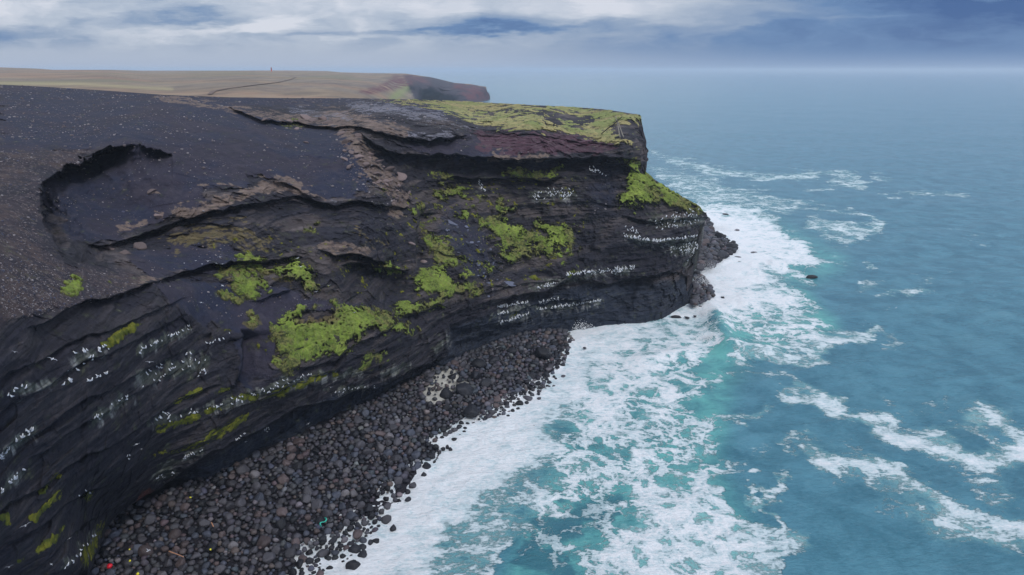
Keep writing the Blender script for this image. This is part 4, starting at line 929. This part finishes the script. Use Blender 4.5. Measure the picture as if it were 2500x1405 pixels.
for i, (a, b_, wpx) in enumerate(SLABS):
    p = surf(a, b_, .1); d = np.linalg.norm(p - EYE); r = wpx / 2 * d / FPX * 1.25
    grey = 1100 < a < 1260
    o = bpy.data.objects.new('fallen_rock', slabm[(i % 6) * 2 + (1 if grey else 0)]); C.objects.link(o)
    o.location = p; o.scale = (r, r, r * R_.uniform(.7, 1.1)); o.rotation_euler = (R_.uniform(-.45, .45), R_.uniform(-.45, .45), R_.uniform(0, 6.28))
    if i < 14: L_, G_ = 'brown rock slab fallen under the long ledge near the top of the sandy bowl', 'slabs under the upper ledge'
    elif i < 25: L_, G_ = 'brown angular block in the rubble chute right of the sandy bowl', 'blocks in the rubble chute'
    else:
        G_ = None
        L_ = {25: 'large brown slab leaning at the foot of the middle ledge', 26: 'dark brown slab left of the large leaning one in the bowl', 27: 'small slab at the inner end of the middle ledge', 28: 'flat grey slab above the bird rows of the sea wall',
              29: 'tilted grey slab among moss in the upper gully', 30: 'small grey slab in the gully right of the moss strip', 31: 'small grey slab left of the big moss patch', 32: 'brown rock poking through the bowl sand, upper one', 33: 'brown rock poking through the bowl sand, lower one',
              34: 'brown block at the corner of the dark rock nose', 35: 'brown boulder inside the upper moss strip', 36: 'dark boulder below the moss strip', 37: 'pale small block standing on the plateau rim', 38: 'grey shard in the gully beside the small slab'}[i]
    tag(o, L_, 'rock', G_)
for i in range(64):
    f = R_.random(); up_ = i < 42
    a, b_ = ((835 + 150 * f + R_.normal(0, 14), 345 + 150 * f + R_.normal(0, 18)) if up_ else (1110 + 90 * f + R_.normal(0, 14), 545 + 150 * f + R_.normal(0, 16)))
    p = surf(a, b_, .1); d = np.linalg.norm(p - EYE); r = R_.uniform(6, 13) / 2 * d / FPX * 1.2
    o = bpy.data.objects.new('fallen_rock', slabm[(i % 6) * 2 + (0 if up_ else 1)]); C.objects.link(o); o.location = p; o.scale = (r, r, r); o.rotation_euler = tuple(R_.uniform(-.7, .7, 2)) + (R_.uniform(0, 6.28),)
    tag(o, 'small brown block in the rubble chute under the rim' if up_ else 'small dark grey block in the gully between the moss patches', 'rock', 'small blocks in the rubble chute' if up_ else 'small blocks in the mossy gully')
# loose stones
VV, FF, CC, off = [], [], [], 0
STN = [rock_shape(300 + k, 1, 5) for k in range(6)]
dens = blur(np.maximum.reduce([.5 * poly([(-300, 205), (0, 207), (560, 238), (1000, 243), (1100, 262), (900, 256), (600, 262), (400, 245), (560, 300), (400, 340), (300, 360), (100, 440), (90, 600), (200, 680), (0, 780), (-300, 800)]),
    .16 * SAND, 1.0 * poly([(-100, 207), (0, 207), (560, 238), (1000, 243), (1000, 250), (560, 250), (200, 235), (-100, 225)]), .8 * poly([(100, 640), (380, 685), (300, 720), (0, 790), (0, 640)]), .6 * stroke([(840, 350), (960, 520)], 50), .5 * stroke([(850, 265), (1100, 300)], 24), .35 * stroke([(1120, 560), (1230, 690)], 50)]), 2)
n_ = 0
while n_ < 9000:
    a = R_.uniform(0, 1560); b_ = R_.uniform(205, 780)
    if b_ < skyl(a) + 1 or R_.random() > look(dens, np.array([a]), np.array([b_]))[0]: continue
    p = surf(a, b_)
    if R_.random() > .25 + 2.2 * max(0, float(fbm(p[None], 9, 3, 66)[0]) + .12): continue
    d = np.linalg.norm(p - EYE); wpx = 1.0 + R_.exponential(1.1) + (4 if R_.random() < .02 else 0); r = min(wpx, 10) / 2 * d / FPX
    V, F_ = STN[n_ % 6]; V = (V @ rotm(R_).T) * r * np.array([1, 1, .75]) + p
    VV.append(V); FF.append(F_ + off); off += len(V); n_ += 1
    base = lin(128, 122, 124) if R_.random() < .35 else (lin(92, 82, 84) if R_.random() < .6 else lin(64, 66, 84))
    CC.append(np.zeros(V.shape) + np.array(base) * R_.uniform(.6, 1.25))
tag(mesh_faces('scattered_stones', np.concatenate(VV), np.concatenate(FF), M_rockattr, np.concatenate(CC)), 'loose stones scattered over the black sand slope', 'stones', kind='stuff')

# ------------------------------------------------------------------ pole tripod on the headland
M_wood, tW, BW = mat_new('weathered_wood'); gW = tW.new('ShaderNodeNewGeometry'); nW = tW.noise(gW.outputs['Position'], 5, 4)
tW.l.new(tW.mix(nW, lin(70, 66, 60), lin(170, 164, 150)), BW.inputs['Base Color']); BW.inputs['Roughness'].default_value = .8
M_wood2, tW, BW = mat_new('dark_tarred_wood'); gW = tW.new('ShaderNodeNewGeometry'); nW = tW.noise(gW.outputs['Position'], 5, 4)
tW.l.new(tW.mix(nW, lin(34, 34, 36), lin(80, 76, 74)), BW.inputs['Base Color']); BW.inputs['Roughness'].default_value = .8
def pole(name, a, b_, r0, r1, mat, parent=None, origin=None, n=10, wob=.03):
    a = np.array(a, float); b_ = np.array(b_, float); ax = b_ - a; L_ = np.linalg.norm(ax); ax /= L_
    s1 = np.cross(ax, [0.3, 1, .2]); s1 /= np.linalg.norm(s1); s2 = np.cross(ax, s1)
    V = []; m_ = 9
    for i in range(m_):
        f = i / (m_ - 1); c = a + (b_ - a) * f + s1 * math.sin(f * 7 + r0 * 40) * wob * L_ * .2; rr = r0 + (r1 - r0) * f
        for k in range(n): an = k * 2 * math.pi / n; V.append(c + rr * (math.cos(an) * s1 + math.sin(an) * s2))
    V.append(a - ax * r0 * .2); V.append(b_ + ax * r1 * .3)
    F4 = []
    for i in range(m_ - 1):
        for k in range(n): q = [i * n + k, i * n + (k + 1) % n, (i + 1) * n + (k + 1) % n, (i + 1) * n + k]; F4 += [[q[0], q[1], q[2]], [q[0], q[2], q[3]]]
    for k in range(n): F4 += [[m_ * n, (k + 1) % n, k], [m_ * n + 1, (m_ - 1) * n + k, (m_ - 1) * n + (k + 1) % n]]
    V = np.array(V) - (origin if origin is not None else 0)
    o = mesh_faces(name, V, np.array(F4), mat); o.parent = parent
    return o
cr_d = np.linalg.norm(surf(1512, 334) - EYE) + 1.0
b1 = surf(1466, 328, .3); b2 = surf(1514, 337, .5); b3 = surf(1522, 336, .5)
def at_dist(px, py, d): r = ray(px, py); return EYE + r / np.linalg.norm(r) * d
xc = at_dist(1506, 297, cr_d)
org = (b1 + b2 + b3) / 3
tri = bpy.data.objects.new('pole_tripod', None); C.objects.link(tri); tri.location = org
tag(tri, 'tripod of weathered driftwood poles standing on the green headland edge', 'tripod')
def ext(b_, c, k): return b_ + (c - b_) * k
pole('pole', b1, ext(b1, xc + np.array([0, .3, 0]), 1.33), .16, .11, M_wood2, tri, org)['label'] = 'longest dark slanting pole'
pole('pole', b2, ext(b2, xc, 1.32), .19, .10, M_wood, tri, org)
pole('pole', b3, ext(b3, xc + np.array([.2, -.2, 0]), 1.08), .17, .11, M_wood, tri, org)
pole('rope_lashing', xc + np.array([0, 0, -.35]), xc + np.array([0, 0, .25]), .3, .26, M_wood2, tri, org)

# ------------------------------------------------------------------ far red lighthouse
M_red, tR, BR_ = mat_new('red_orange_paint'); gR = tR.new('ShaderNodeNewGeometry'); tR.l.new(tR.mix(tR.noise(gR.outputs['Position'], .6), lin(205, 74, 56), lin(226, 104, 80)), BR_.inputs['Base Color'])
M_glass, tG, BG = mat_new('lantern_glass'); BG.inputs['Base Color'].default_value = (*lin(150, 170, 180), 1); BG.inputs['Roughness'].default_value = .1
def lathe(name, prof, n, mat, parent, sq=False):
    V = []; F4 = []
    for r, z in prof:
        for k in range(n): an = (k + (.5 if sq else 0)) * 2 * math.pi / n; V.append((r * math.cos(an), r * math.sin(an), z))
    m_ = len(prof)
    for i in range(m_ - 1):
        for k in range(n): F4.append([i * n + k, i * n + (k + 1) % n, (i + 1) * n + (k + 1) % n, (i + 1) * n + k])
    o = mesh_faces(name, np.array(V), np.array(F4), mat, smooth=False); o.parent = parent; return o
lp_ = on_far(np.array([663.0]), np.array([175.0]))[0]
lh = bpy.data.objects.new('lighthouse', None); C.objects.link(lh); lh.location = lp_; lh.scale = (.75,) * 3
tag(lh, 'tiny red lighthouse on the far moor skyline', 'lighthouse')
lathe('tower', [(0, 0), (3.1, 0), (3.1, .5), (2.4, 13), (3.0, 13.2), (3.0, 13.8), (0, 13.8)], 4, M_red, lh, True)
lathe('lantern_room', [(0, 13.8), (1.7, 13.8), (1.7, 16), (0, 16)], 8, M_glass, lh)
lathe('lantern_roof', [(0, 16.0), (2.1, 16.02), (.3, 17.6), (0, 17.9)], 8, M_red, lh)

# ------------------------------------------------------------------ flotsam on the boulders
def plain(name, c, rough=.5):
    m, t, B = mat_new(name); g = t.new('ShaderNodeNewGeometry'); n_ = t.noise(g.outputs['Position'], 3)
    t.l.new(t.mix(n_, tuple(x * .7 for x in c), tuple(min(1, x * 1.2) for x in c)), B.inputs['Base Color']); B.inputs['Roughness'].default_value = rough; return m
M_flr, M_fly, M_flt = plain('red_plastic', lin(225, 30, 50), .35), plain('yellow_plastic', lin(235, 225, 60), .35), plain('teal_net', lin(50, 170, 150), .7)
def float_mesh(name, mat, r):
    V, F_ = ICO[2]; V = V.copy() * r; V[:, 0] *= 1.3; top = V[:, 2] > r * .85; V[top, 2] += r * .35
    return mesh_faces(name, V, F_, mat)
for a, b_, r, mt, nm, lab in [(268, 1383, .45, M_flr, 'fishing_float', 'bright red fishing float lying among the lowest boulders by the cliff'), (317, 1370, .2, M_fly, 'fishing_float', 'small yellow float right of the red one on the boulders'),
        (316, 1342, .16, M_fly, 'fishing_float', 'tiny yellow float above the other yellow one near the cliff foot'), (514, 1342, .18, M_fly, 'fishing_float', 'tiny yellow float in the middle of the boulder field'),
        (465, 1215, .2, M_fly, 'fishing_float', 'yellow float at the top edge of the boulders against the dark wall'), (336, 1402, .26, M_fly, 'fishing_float', 'yellow green float at the bottom edge of the photo')]:
    o = float_mesh(nm, mt, r * .7); o.location = at_z(a, b_, 2.9); o.rotation_euler = (1.0, .4, a); tag(o, lab, 'float')
p0_, p1_ = at_z(412, 1346, 3.0), at_z(448, 1360, 3.0)
o = pole('driftwood_stick', p0_ - p0_, p1_ - p0_, .09, .06, plain('orange_driftwood', lin(190, 140, 110), .8)); o.location = p0_; tag(o, 'long thin orange driftwood stick lying across boulders', 'driftwood')
p0_, p1_ = at_z(516, 1276, 3.0), at_z(521, 1286, 3.0)
o = pole('driftwood_stick', p0_ * 0, p1_ - p0_, .1, .08, bpy.data.materials['orange_driftwood']); o.location = p0_; tag(o, 'short stub of pale orange driftwood among boulders above the long stick', 'driftwood')
cp = at_z(790, 1277, 1.8); Vn = []
rr_ = [pole('net_rope', np.array(a) * 1.0, np.array(b_) * 1.0, .13, .1, M_flt) for a, b_ in [((-.1, .9, .25), (.3, .2, .3))]]
VR = []; FR = []
for k in range(26):
    f = k / 25; c = np.array([.35 * math.sin(f * 6), .9 - 1.9 * f, .25 + .1 * math.sin(f * 11)])
    for q in range(8): an = q * math.pi / 4; VR.append(c + np.array([.12 * math.cos(an), 0, .12 * math.sin(an)]))
    if k:
        for q in range(8): FR.append([(k - 1) * 8 + q, (k - 1) * 8 + (q + 1) % 8, k * 8 + (q + 1) % 8, k * 8 + q])
bpy.data.objects.remove(rr_[0])
o = mesh_faces('net_rope', np.array(VR), np.array(FR), M_flt); o.location = cp; tag(o, 'strand of teal fishing net rope lying on the boulders near the foam', 'rope')

# ------------------------------------------------------------------ seabirds
M_bird, tB, BB = mat_new('feathers'); aB = tB.new('ShaderNodeAttribute', attribute_name='Col'); tB.l.new(aB.outputs['Color'], BB.inputs['Base Color']); BB.inputs['Roughness'].default_value = .8
def bird_mesh(flying, flap=.25):
    # axis points from tail (x<0) to bill (x>0); rings make one continuous body
    if flying: ax = [(-.24, 0, .008), (-.2, 0, .04), (-.12, 0, .05), (-.02, 0, .068), (.07, .005, .065), (.13, .015, .045), (.17, .02, .045), (.205, .02, .036), (.225, .018, .014), (.26, .014, .005)]
    else: ax = [(-.26, .03, .012), (-.18, .06, .045), (-.08, .10, .085), (.02, .14, .105), (.08, .21, .085), (.10, .29, .052), (.12, .35, .055), (.155, .375, .045), (.19, .37, .016), (.225, .36, .005)]
    V, F4, c = [], [], []; n = 10
    for i, (x, z, r) in enumerate(ax):
        for k in range(n):
            an = k * 2 * math.pi / n; V.append((x - (0 if flying else .35 * r * math.sin(an)), r * math.cos(an) * (1.15 if .0 > x > -.2 else 1), z + r * math.sin(an)))
            up = math.sin(an) > .2
            c.append(lin(40, 40, 46) if i in (0,) and not flying else (lin(170, 176, 188) if up and i in (1, 2, 3) else (lin(210, 200, 90) if i == len(ax) - 1 else lin(240, 240, 240))))
        if i:
            for k in range(n): F4.append([(i - 1) * n + k, (i - 1) * n + (k + 1) % n, i * n + (k + 1) % n, i * n + k])
    if flying:
        for sg in (-1, 1):
            b0 = len(V); sec = [(.03, .05, .0, .11, .016), (.02, .24, flap * .5, .10, .012), (.06, .38, flap * .62, .085, .010), (-.01, .56, flap * .5, .055, .007), (-.07, .68, flap * .35, .015, .004)]
            for i, (x, y, z, ch, th) in enumerate(sec):
                for (dx, dz) in ((ch * .5, 0), (ch * .15, th), (-ch * .5, 0), (ch * .15, -th)):
                    V.append((x + dx, sg * y, z * .5 + .02 + dz)); c.append(lin(56, 56, 62) if i == 4 else (lin(180, 186, 198) if i > 0 else lin(214, 216, 222)))
                if i:
                    for k in range(4):
                        q = [b0 + (i - 1) * 4 + k, b0 + (i - 1) * 4 + (k + 1) % 4, b0 + i * 4 + (k + 1) % 4, b0 + i * 4 + k]; F4.append(q if sg > 0 else q[::-1])
            F4.append([b0 + 16, b0 + 17, b0 + 18, b0 + 19])
    else:  # legs' stump and folded wings: two slim plates along the flanks
        for sg in (-1, 1):
            b0 = len(V)
            for i, (x, z, h_) in enumerate([(.06, .2, .03), (-.05, .15, .06), (-.2, .07, .03), (-.32, .02, .006)]):
                for dy, dz in ((.095, h_), (.115, 0), (.095, -h_), (.07, 0)): V.append((x, sg * (dy - max(0, -x - .1) * .25), z + dz)); c.append(lin(40, 42, 48) if i == 3 else lin(165, 172, 184))
                if i:
                    for k in range(4):
                        q = [b0 + (i - 1) * 4 + k, b0 + (i - 1) * 4 + (k + 1) % 4, b0 + i * 4 + (k + 1) % 4, b0 + i * 4 + k]; F4.append(q if sg > 0 else q[::-1])
    return np.array(V), np.array(F4), np.array(c)
sitV, sitF, sitC = bird_mesh(False)
so = mesh_faces('seabird', sitV, sitF, M_bird, sitC); sit_me = so.data; bpy.data.objects.remove(so)
ROWS = [([(0, 1115), (30, 1090), (88, 1045)], 18, 8, 'in the thick row at the left edge halfway down the wall'), ([(215, 1035), (255, 1010), (315, 968)], 17, 6, 'on the narrow ledge left of the moss lines'), ([(345, 858), (400, 830), (465, 798)], 22, 4, 'in the straight row high on the dark wall'),
    ([(350, 925), (400, 905), (500, 880)], 30, 14, 'in the dense cluster in the middle of the dark wall'), ([(485, 915), (505, 905)], 6, 6, 'in the small bunch right of the dense cluster'), ([(185, 865), (250, 852), (285, 848)], 10, 5, 'on the broken ledge at upper left of the wall'),
    ([(160, 902), (200, 905), (250, 850)], 9, 5, 'on the mossy ledge below the broken one'), ([(215, 935), (250, 918), (275, 905)], 9, 4, 'on the short ledge in the upper left wall'), ([(135, 945), (180, 930)], 6, 5, 'on the pale stained step at the far upper left'),
    ([(20, 960), (70, 940)], 6, 8, 'near the left edge on stained rock'), ([(5, 1200), (60, 1150)], 12, 6, 'in the lower row at the left edge'), ([(372, 1030), (415, 1012)], 9, 5, 'at the left end of the long mossy ledge'),
    ([(410, 1025), (480, 1010), (560, 985)], 16, 4, 'along the long mossy ledge above the olive band'), ([(560, 985), (640, 960), (690, 940)], 28, 7, 'on the long stained ledge under the big moss patch'), ([(690, 940), (760, 915)], 14, 6, 'on the stained ledge right under the moss tip'),
    ([(810, 962), (850, 952), (920, 945)], 18, 3, 'in the line on the pale lip above the sea cave'), ([(440, 1125), (500, 1098)], 12, 3, 'in the line below the olive moss band'), ([(380, 1170), (425, 1155)], 12, 5, 'in the group above the rusty stain'),
    ([(310, 1125), (318, 1115)], 3, 5, 'at the left tip of the olive moss band'), ([(195, 1215), (220, 1205)], 5, 5, 'by the round moss cushion low on the wall'), ([(575, 1075), (600, 1060)], 9, 4, 'on the pale shelf above the dark sea wall'),
    ([(640, 1058), (665, 1045)], 6, 4, 'in the bunch on the sea wall right of the pale shelf'), ([(150, 1395), (190, 1360), (235, 1300)], 14, 4, 'along the overhanging edge at the bottom left'), ([(500, 840), (545, 832), (590, 815)], 14, 6, 'on the rounded rock nose beside the sand'),
    ([(1060, 865), (1092, 830)], 16, 6, 'on the corner above the sea cave'), ([(960, 925), (1000, 905)], 14, 6, 'on the hanging rock left of the cave corner')]
FROWS = [([(1215, 752), (1290, 738)], 30, 2), ([(1220, 790), (1290, 768)], 22, 2), ([(1215, 768), (1240, 764)], 10, 2), ([(1315, 742), (1365, 730)], 18, 3), ([(1310, 758), (1470, 735)], 36, 2), ([(1310, 705), (1360, 690)], 12, 3), ([(1380, 672), (1480, 662), (1545, 655)], 50, 3), ([(1490, 665), (1520, 660)], 16, 4),
    ([(1520, 577), (1600, 590), (1712, 578)], 60, 2), ([(1600, 545), (1700, 530)], 40, 12), ([(1640, 612), (1712, 604)], 34, 10), ([(1300, 482), (1400, 472)], 30, 8), ([(1690, 640), (1712, 600)], 18, 5), ([(1430, 410), (1480, 430)], 10, 8), ([(1170, 445), (1182, 470)], 8, 4), ([(1520, 555), (1560, 575)], 8, 6)]
nsit = 0
def row_pos(pts, jit):
    xs, ys = zip(*pts); f = R_.random(); a = xs[0] + (xs[-1] - xs[0]) * f; b_ = np.interp(a, xs, ys) if xs[-1] > xs[0] else ys[0]
    return a + R_.normal(0, jit * .5), b_ + R_.normal(0, jit * .75)
for pts, n_, jit, where in ROWS:
    for k in range(n_):
        if nsit >= 300: break
        a, b_ = row_pos(pts, jit)
        if a < 1: a = 1
        p = surf(a, b_, .25)
        o = bpy.data.objects.new('seabird', sit_me); C.objects.link(o); o.location = p; s_ = R_.uniform(.6, 1.0); o.scale = (s_,) * 3
        o.rotation_euler = (0, 0, R_.uniform(0, 6.28)); nsit += 1
        tag(o, f'white seabird perched {where}', 'bird', 'seabirds perched ' + where)
VV, FF, CC, off = [], [], [], 0
for pts, n_, jit in FROWS:
    for k in range(int(n_ * 1.7)):
        a, b_ = row_pos(pts, jit); p = surf(min(a, 1715), b_, .4); an = R_.uniform(0, 6.28); s_ = R_.uniform(.9, 1.5)
        M3 = np.array([[math.cos(an), -math.sin(an), 0], [math.sin(an), math.cos(an), 0], [0, 0, 1]])
        VV.append(sitV @ M3.T * s_ + p); FF.append(sitF + off); off += len(sitV); CC.append(sitC)
tag(mesh_faces('distant_seabirds', np.concatenate(VV), np.concatenate(FF), M_bird, np.concatenate(CC)), 'hundreds of tiny white seabirds on the ledges of the far part of the cliff', 'birds', kind='stuff')
fly_me = []
for k in range(4):
    V, F4, c = bird_mesh(True, (.3, .05, -.15, .45)[k]); o = mesh_faces('flying_gull', V, F4, M_bird, c); fly_me.append(o.data); bpy.data.objects.remove(o)
FLY = [(365, 885, 17, 'above the dense bird cluster on the dark wall'), (128, 877, 20, 'before the upper left of the dark wall, wings raised'), (333, 1085, 18, 'just above the left tip of the olive moss band, seen from above'), (362, 1345, 20, 'low over the boulders near the driftwood stick'),
    (62, 1284, 20, 'over the moss streaks at the bottom left'), (543, 698, 14, 'left of the brown moss patch over black sand'), (491, 739, 12, 'above the edge of the dark wall by the sand'), (772, 713, 10, 'over the black sand beside the moss arm'), (803, 698, 11, 'where the moss arm narrows'),
    (753, 1035, 10, 'before the dark sea wall over the boulders'), (600, 1079, 11, 'in front of the pale shelf on the sea wall'), (735, 652, 13, 'in shadow under the middle ledge, right of its pair'), (727, 631, 12, 'in shadow under the middle ledge, left of its pair'), (478, 637, 10, 'at the left of the loose flock over the bowl'),
    (493, 645, 8, 'lowest of the loose flock left half'), (508, 638, 12, 'with spread wings in the centre of the loose flock'), (537, 628, 12, 'at the upper right of the loose flock'), (543, 645, 11, 'at the lower right of the loose flock'), (528, 643, 8, 'between the two right birds of the loose flock'), (450, 643, 8, 'alone left of the loose flock'),
    (36, 860, 12, 'near the left edge over the dark wall'), (170, 1315, 10, 'in front of the lowest moss streaks'), (125, 1378, 10, 'over dark rock at the bottom left'), (22, 1385, 14, 'at the bottom left corner'), (807, 946, 10, 'over the ledge left of the sea cave'), (1375, 731, 8, 'before the far bird rows'), (866, 763, 8, 'over the bright moss wedge'),
    (2410, 845, 8, 'low over open water far to the right'), (2188, 752, 8, 'low over water in the middle of the bay'), (345, 1097, 9, 'below the gull seen from above by the olive moss')]
for i, (a, b_, wpx, where) in enumerate(FLY):
    d = 1667 * 1.36 / wpx
    if a < 1700: d = min(d, np.linalg.norm(surf(a, b_) - EYE) - 3)
    else: d = min(d, 230)
    o = bpy.data.objects.new('flying_gull', fly_me[i % 4]); C.objects.link(o); o.location = at_dist(a, b_, d); s_ = wpx * d / FPX / 1.2; o.scale = (s_,) * 3
    o.rotation_euler = (R_.uniform(-.4, .4), R_.uniform(-.2, .2), (math.pi / 2 if i != 2 else 0) + R_.uniform(-.7, .7)); tag(o, 'white gull flying ' + where, 'gull')

# ------------------------------------------------------------------ spray thrown up by the surf
VV, FF, off = [], [], 0; V1, F1 = ICO[1]; V0 = np.array([(1, 0, 0), (-1, 0, 0), (0, 1, 0), (0, -1, 0), (0, 0, 1), (0, 0, -1)], float); F0 = np.array([(0, 2, 4), (2, 1, 4), (1, 3, 4), (3, 0, 4), (2, 0, 5), (1, 2, 5), (3, 1, 5), (0, 3, 5)])
for (a, b_, wx_, wy_, hh, n_) in [(1412, 800, 3.0, 2, 4.0, 2400), (1735, 830, 4, 3, 2.2, 1800), (1740, 770, 5, 4, 3.2, 3600), (1715, 700, 6, 6, 3.5, 3000), (1755, 800, 4, 3, 2.5, 1800), (1730, 665, 8, 5, 3.0, 2200), (1760, 560, 8, 8, 2.5, 1500)]:
    c = at_z(a, b_, 0)
    for k in range(int(n_ * .7)):
        z = abs(R_.normal(0, hh * .4)); w_ = max(.3, 1 - z / hh / 1.6); p = c + np.array([R_.normal(0, wx_ * .5) * w_, R_.normal(0, wy_ * .5) * w_, z])
        r = R_.uniform(.04, .12) * (1.3 - min(z / hh, 1) * .6); VV.append(V0 * r + p); FF.append(F0 + off); off += 6
M_spray, tS, BS = mat_new('spray_water'); gS = tS.new('ShaderNodeNewGeometry'); tS.l.new(tS.mix(tS.noise(gS.outputs['Position'], 1.5), (.88, .92, .95), (.97, .97, .97)), BS.inputs['Base Color']); BS.inputs['Subsurface Weight'].default_value = .0; BS.inputs['Roughness'].default_value = .9
tag(mesh_faces('spray', np.concatenate(VV), np.concatenate(FF), M_spray), 'white spray bursting from surf at the cliff foot', 'spray', kind='stuff')

# ------------------------------------------------------------------ haze
hb = bpy.data.meshes.new('haze'); x0, x1, y0, y1, z0, z1 = -34000, 48000, -900, 38500, -9, 100
vs = [(x, y, z) for x in (x0, x1) for y in (y0, y1) for z in (z0, z1)]
hb.from_pydata(vs, [], [(0, 1, 3, 2), (4, 6, 7, 5), (0, 4, 5, 1), (2, 3, 7, 6), (0, 2, 6, 4), (1, 5, 7, 3)]); hz_o = bpy.data.objects.new('haze', hb); C.objects.link(hz_o)
mh = bpy.data.materials.new('haze_air'); mh.use_nodes = True; th = NT(mh.node_tree); th.n.remove(th.n['Principled BSDF'])
pv = th.new('ShaderNodeVolumePrincipled', inp={'Color': (.70, .80, .93, 1), 'Density': HAZE, 'Anisotropy': 0.0}); th.l.new(pv.outputs[0], th.n['Material Output'].inputs['Volume'])
hb.materials.append(mh); tag(hz_o, 'pale sea air', None, kind='stuff')
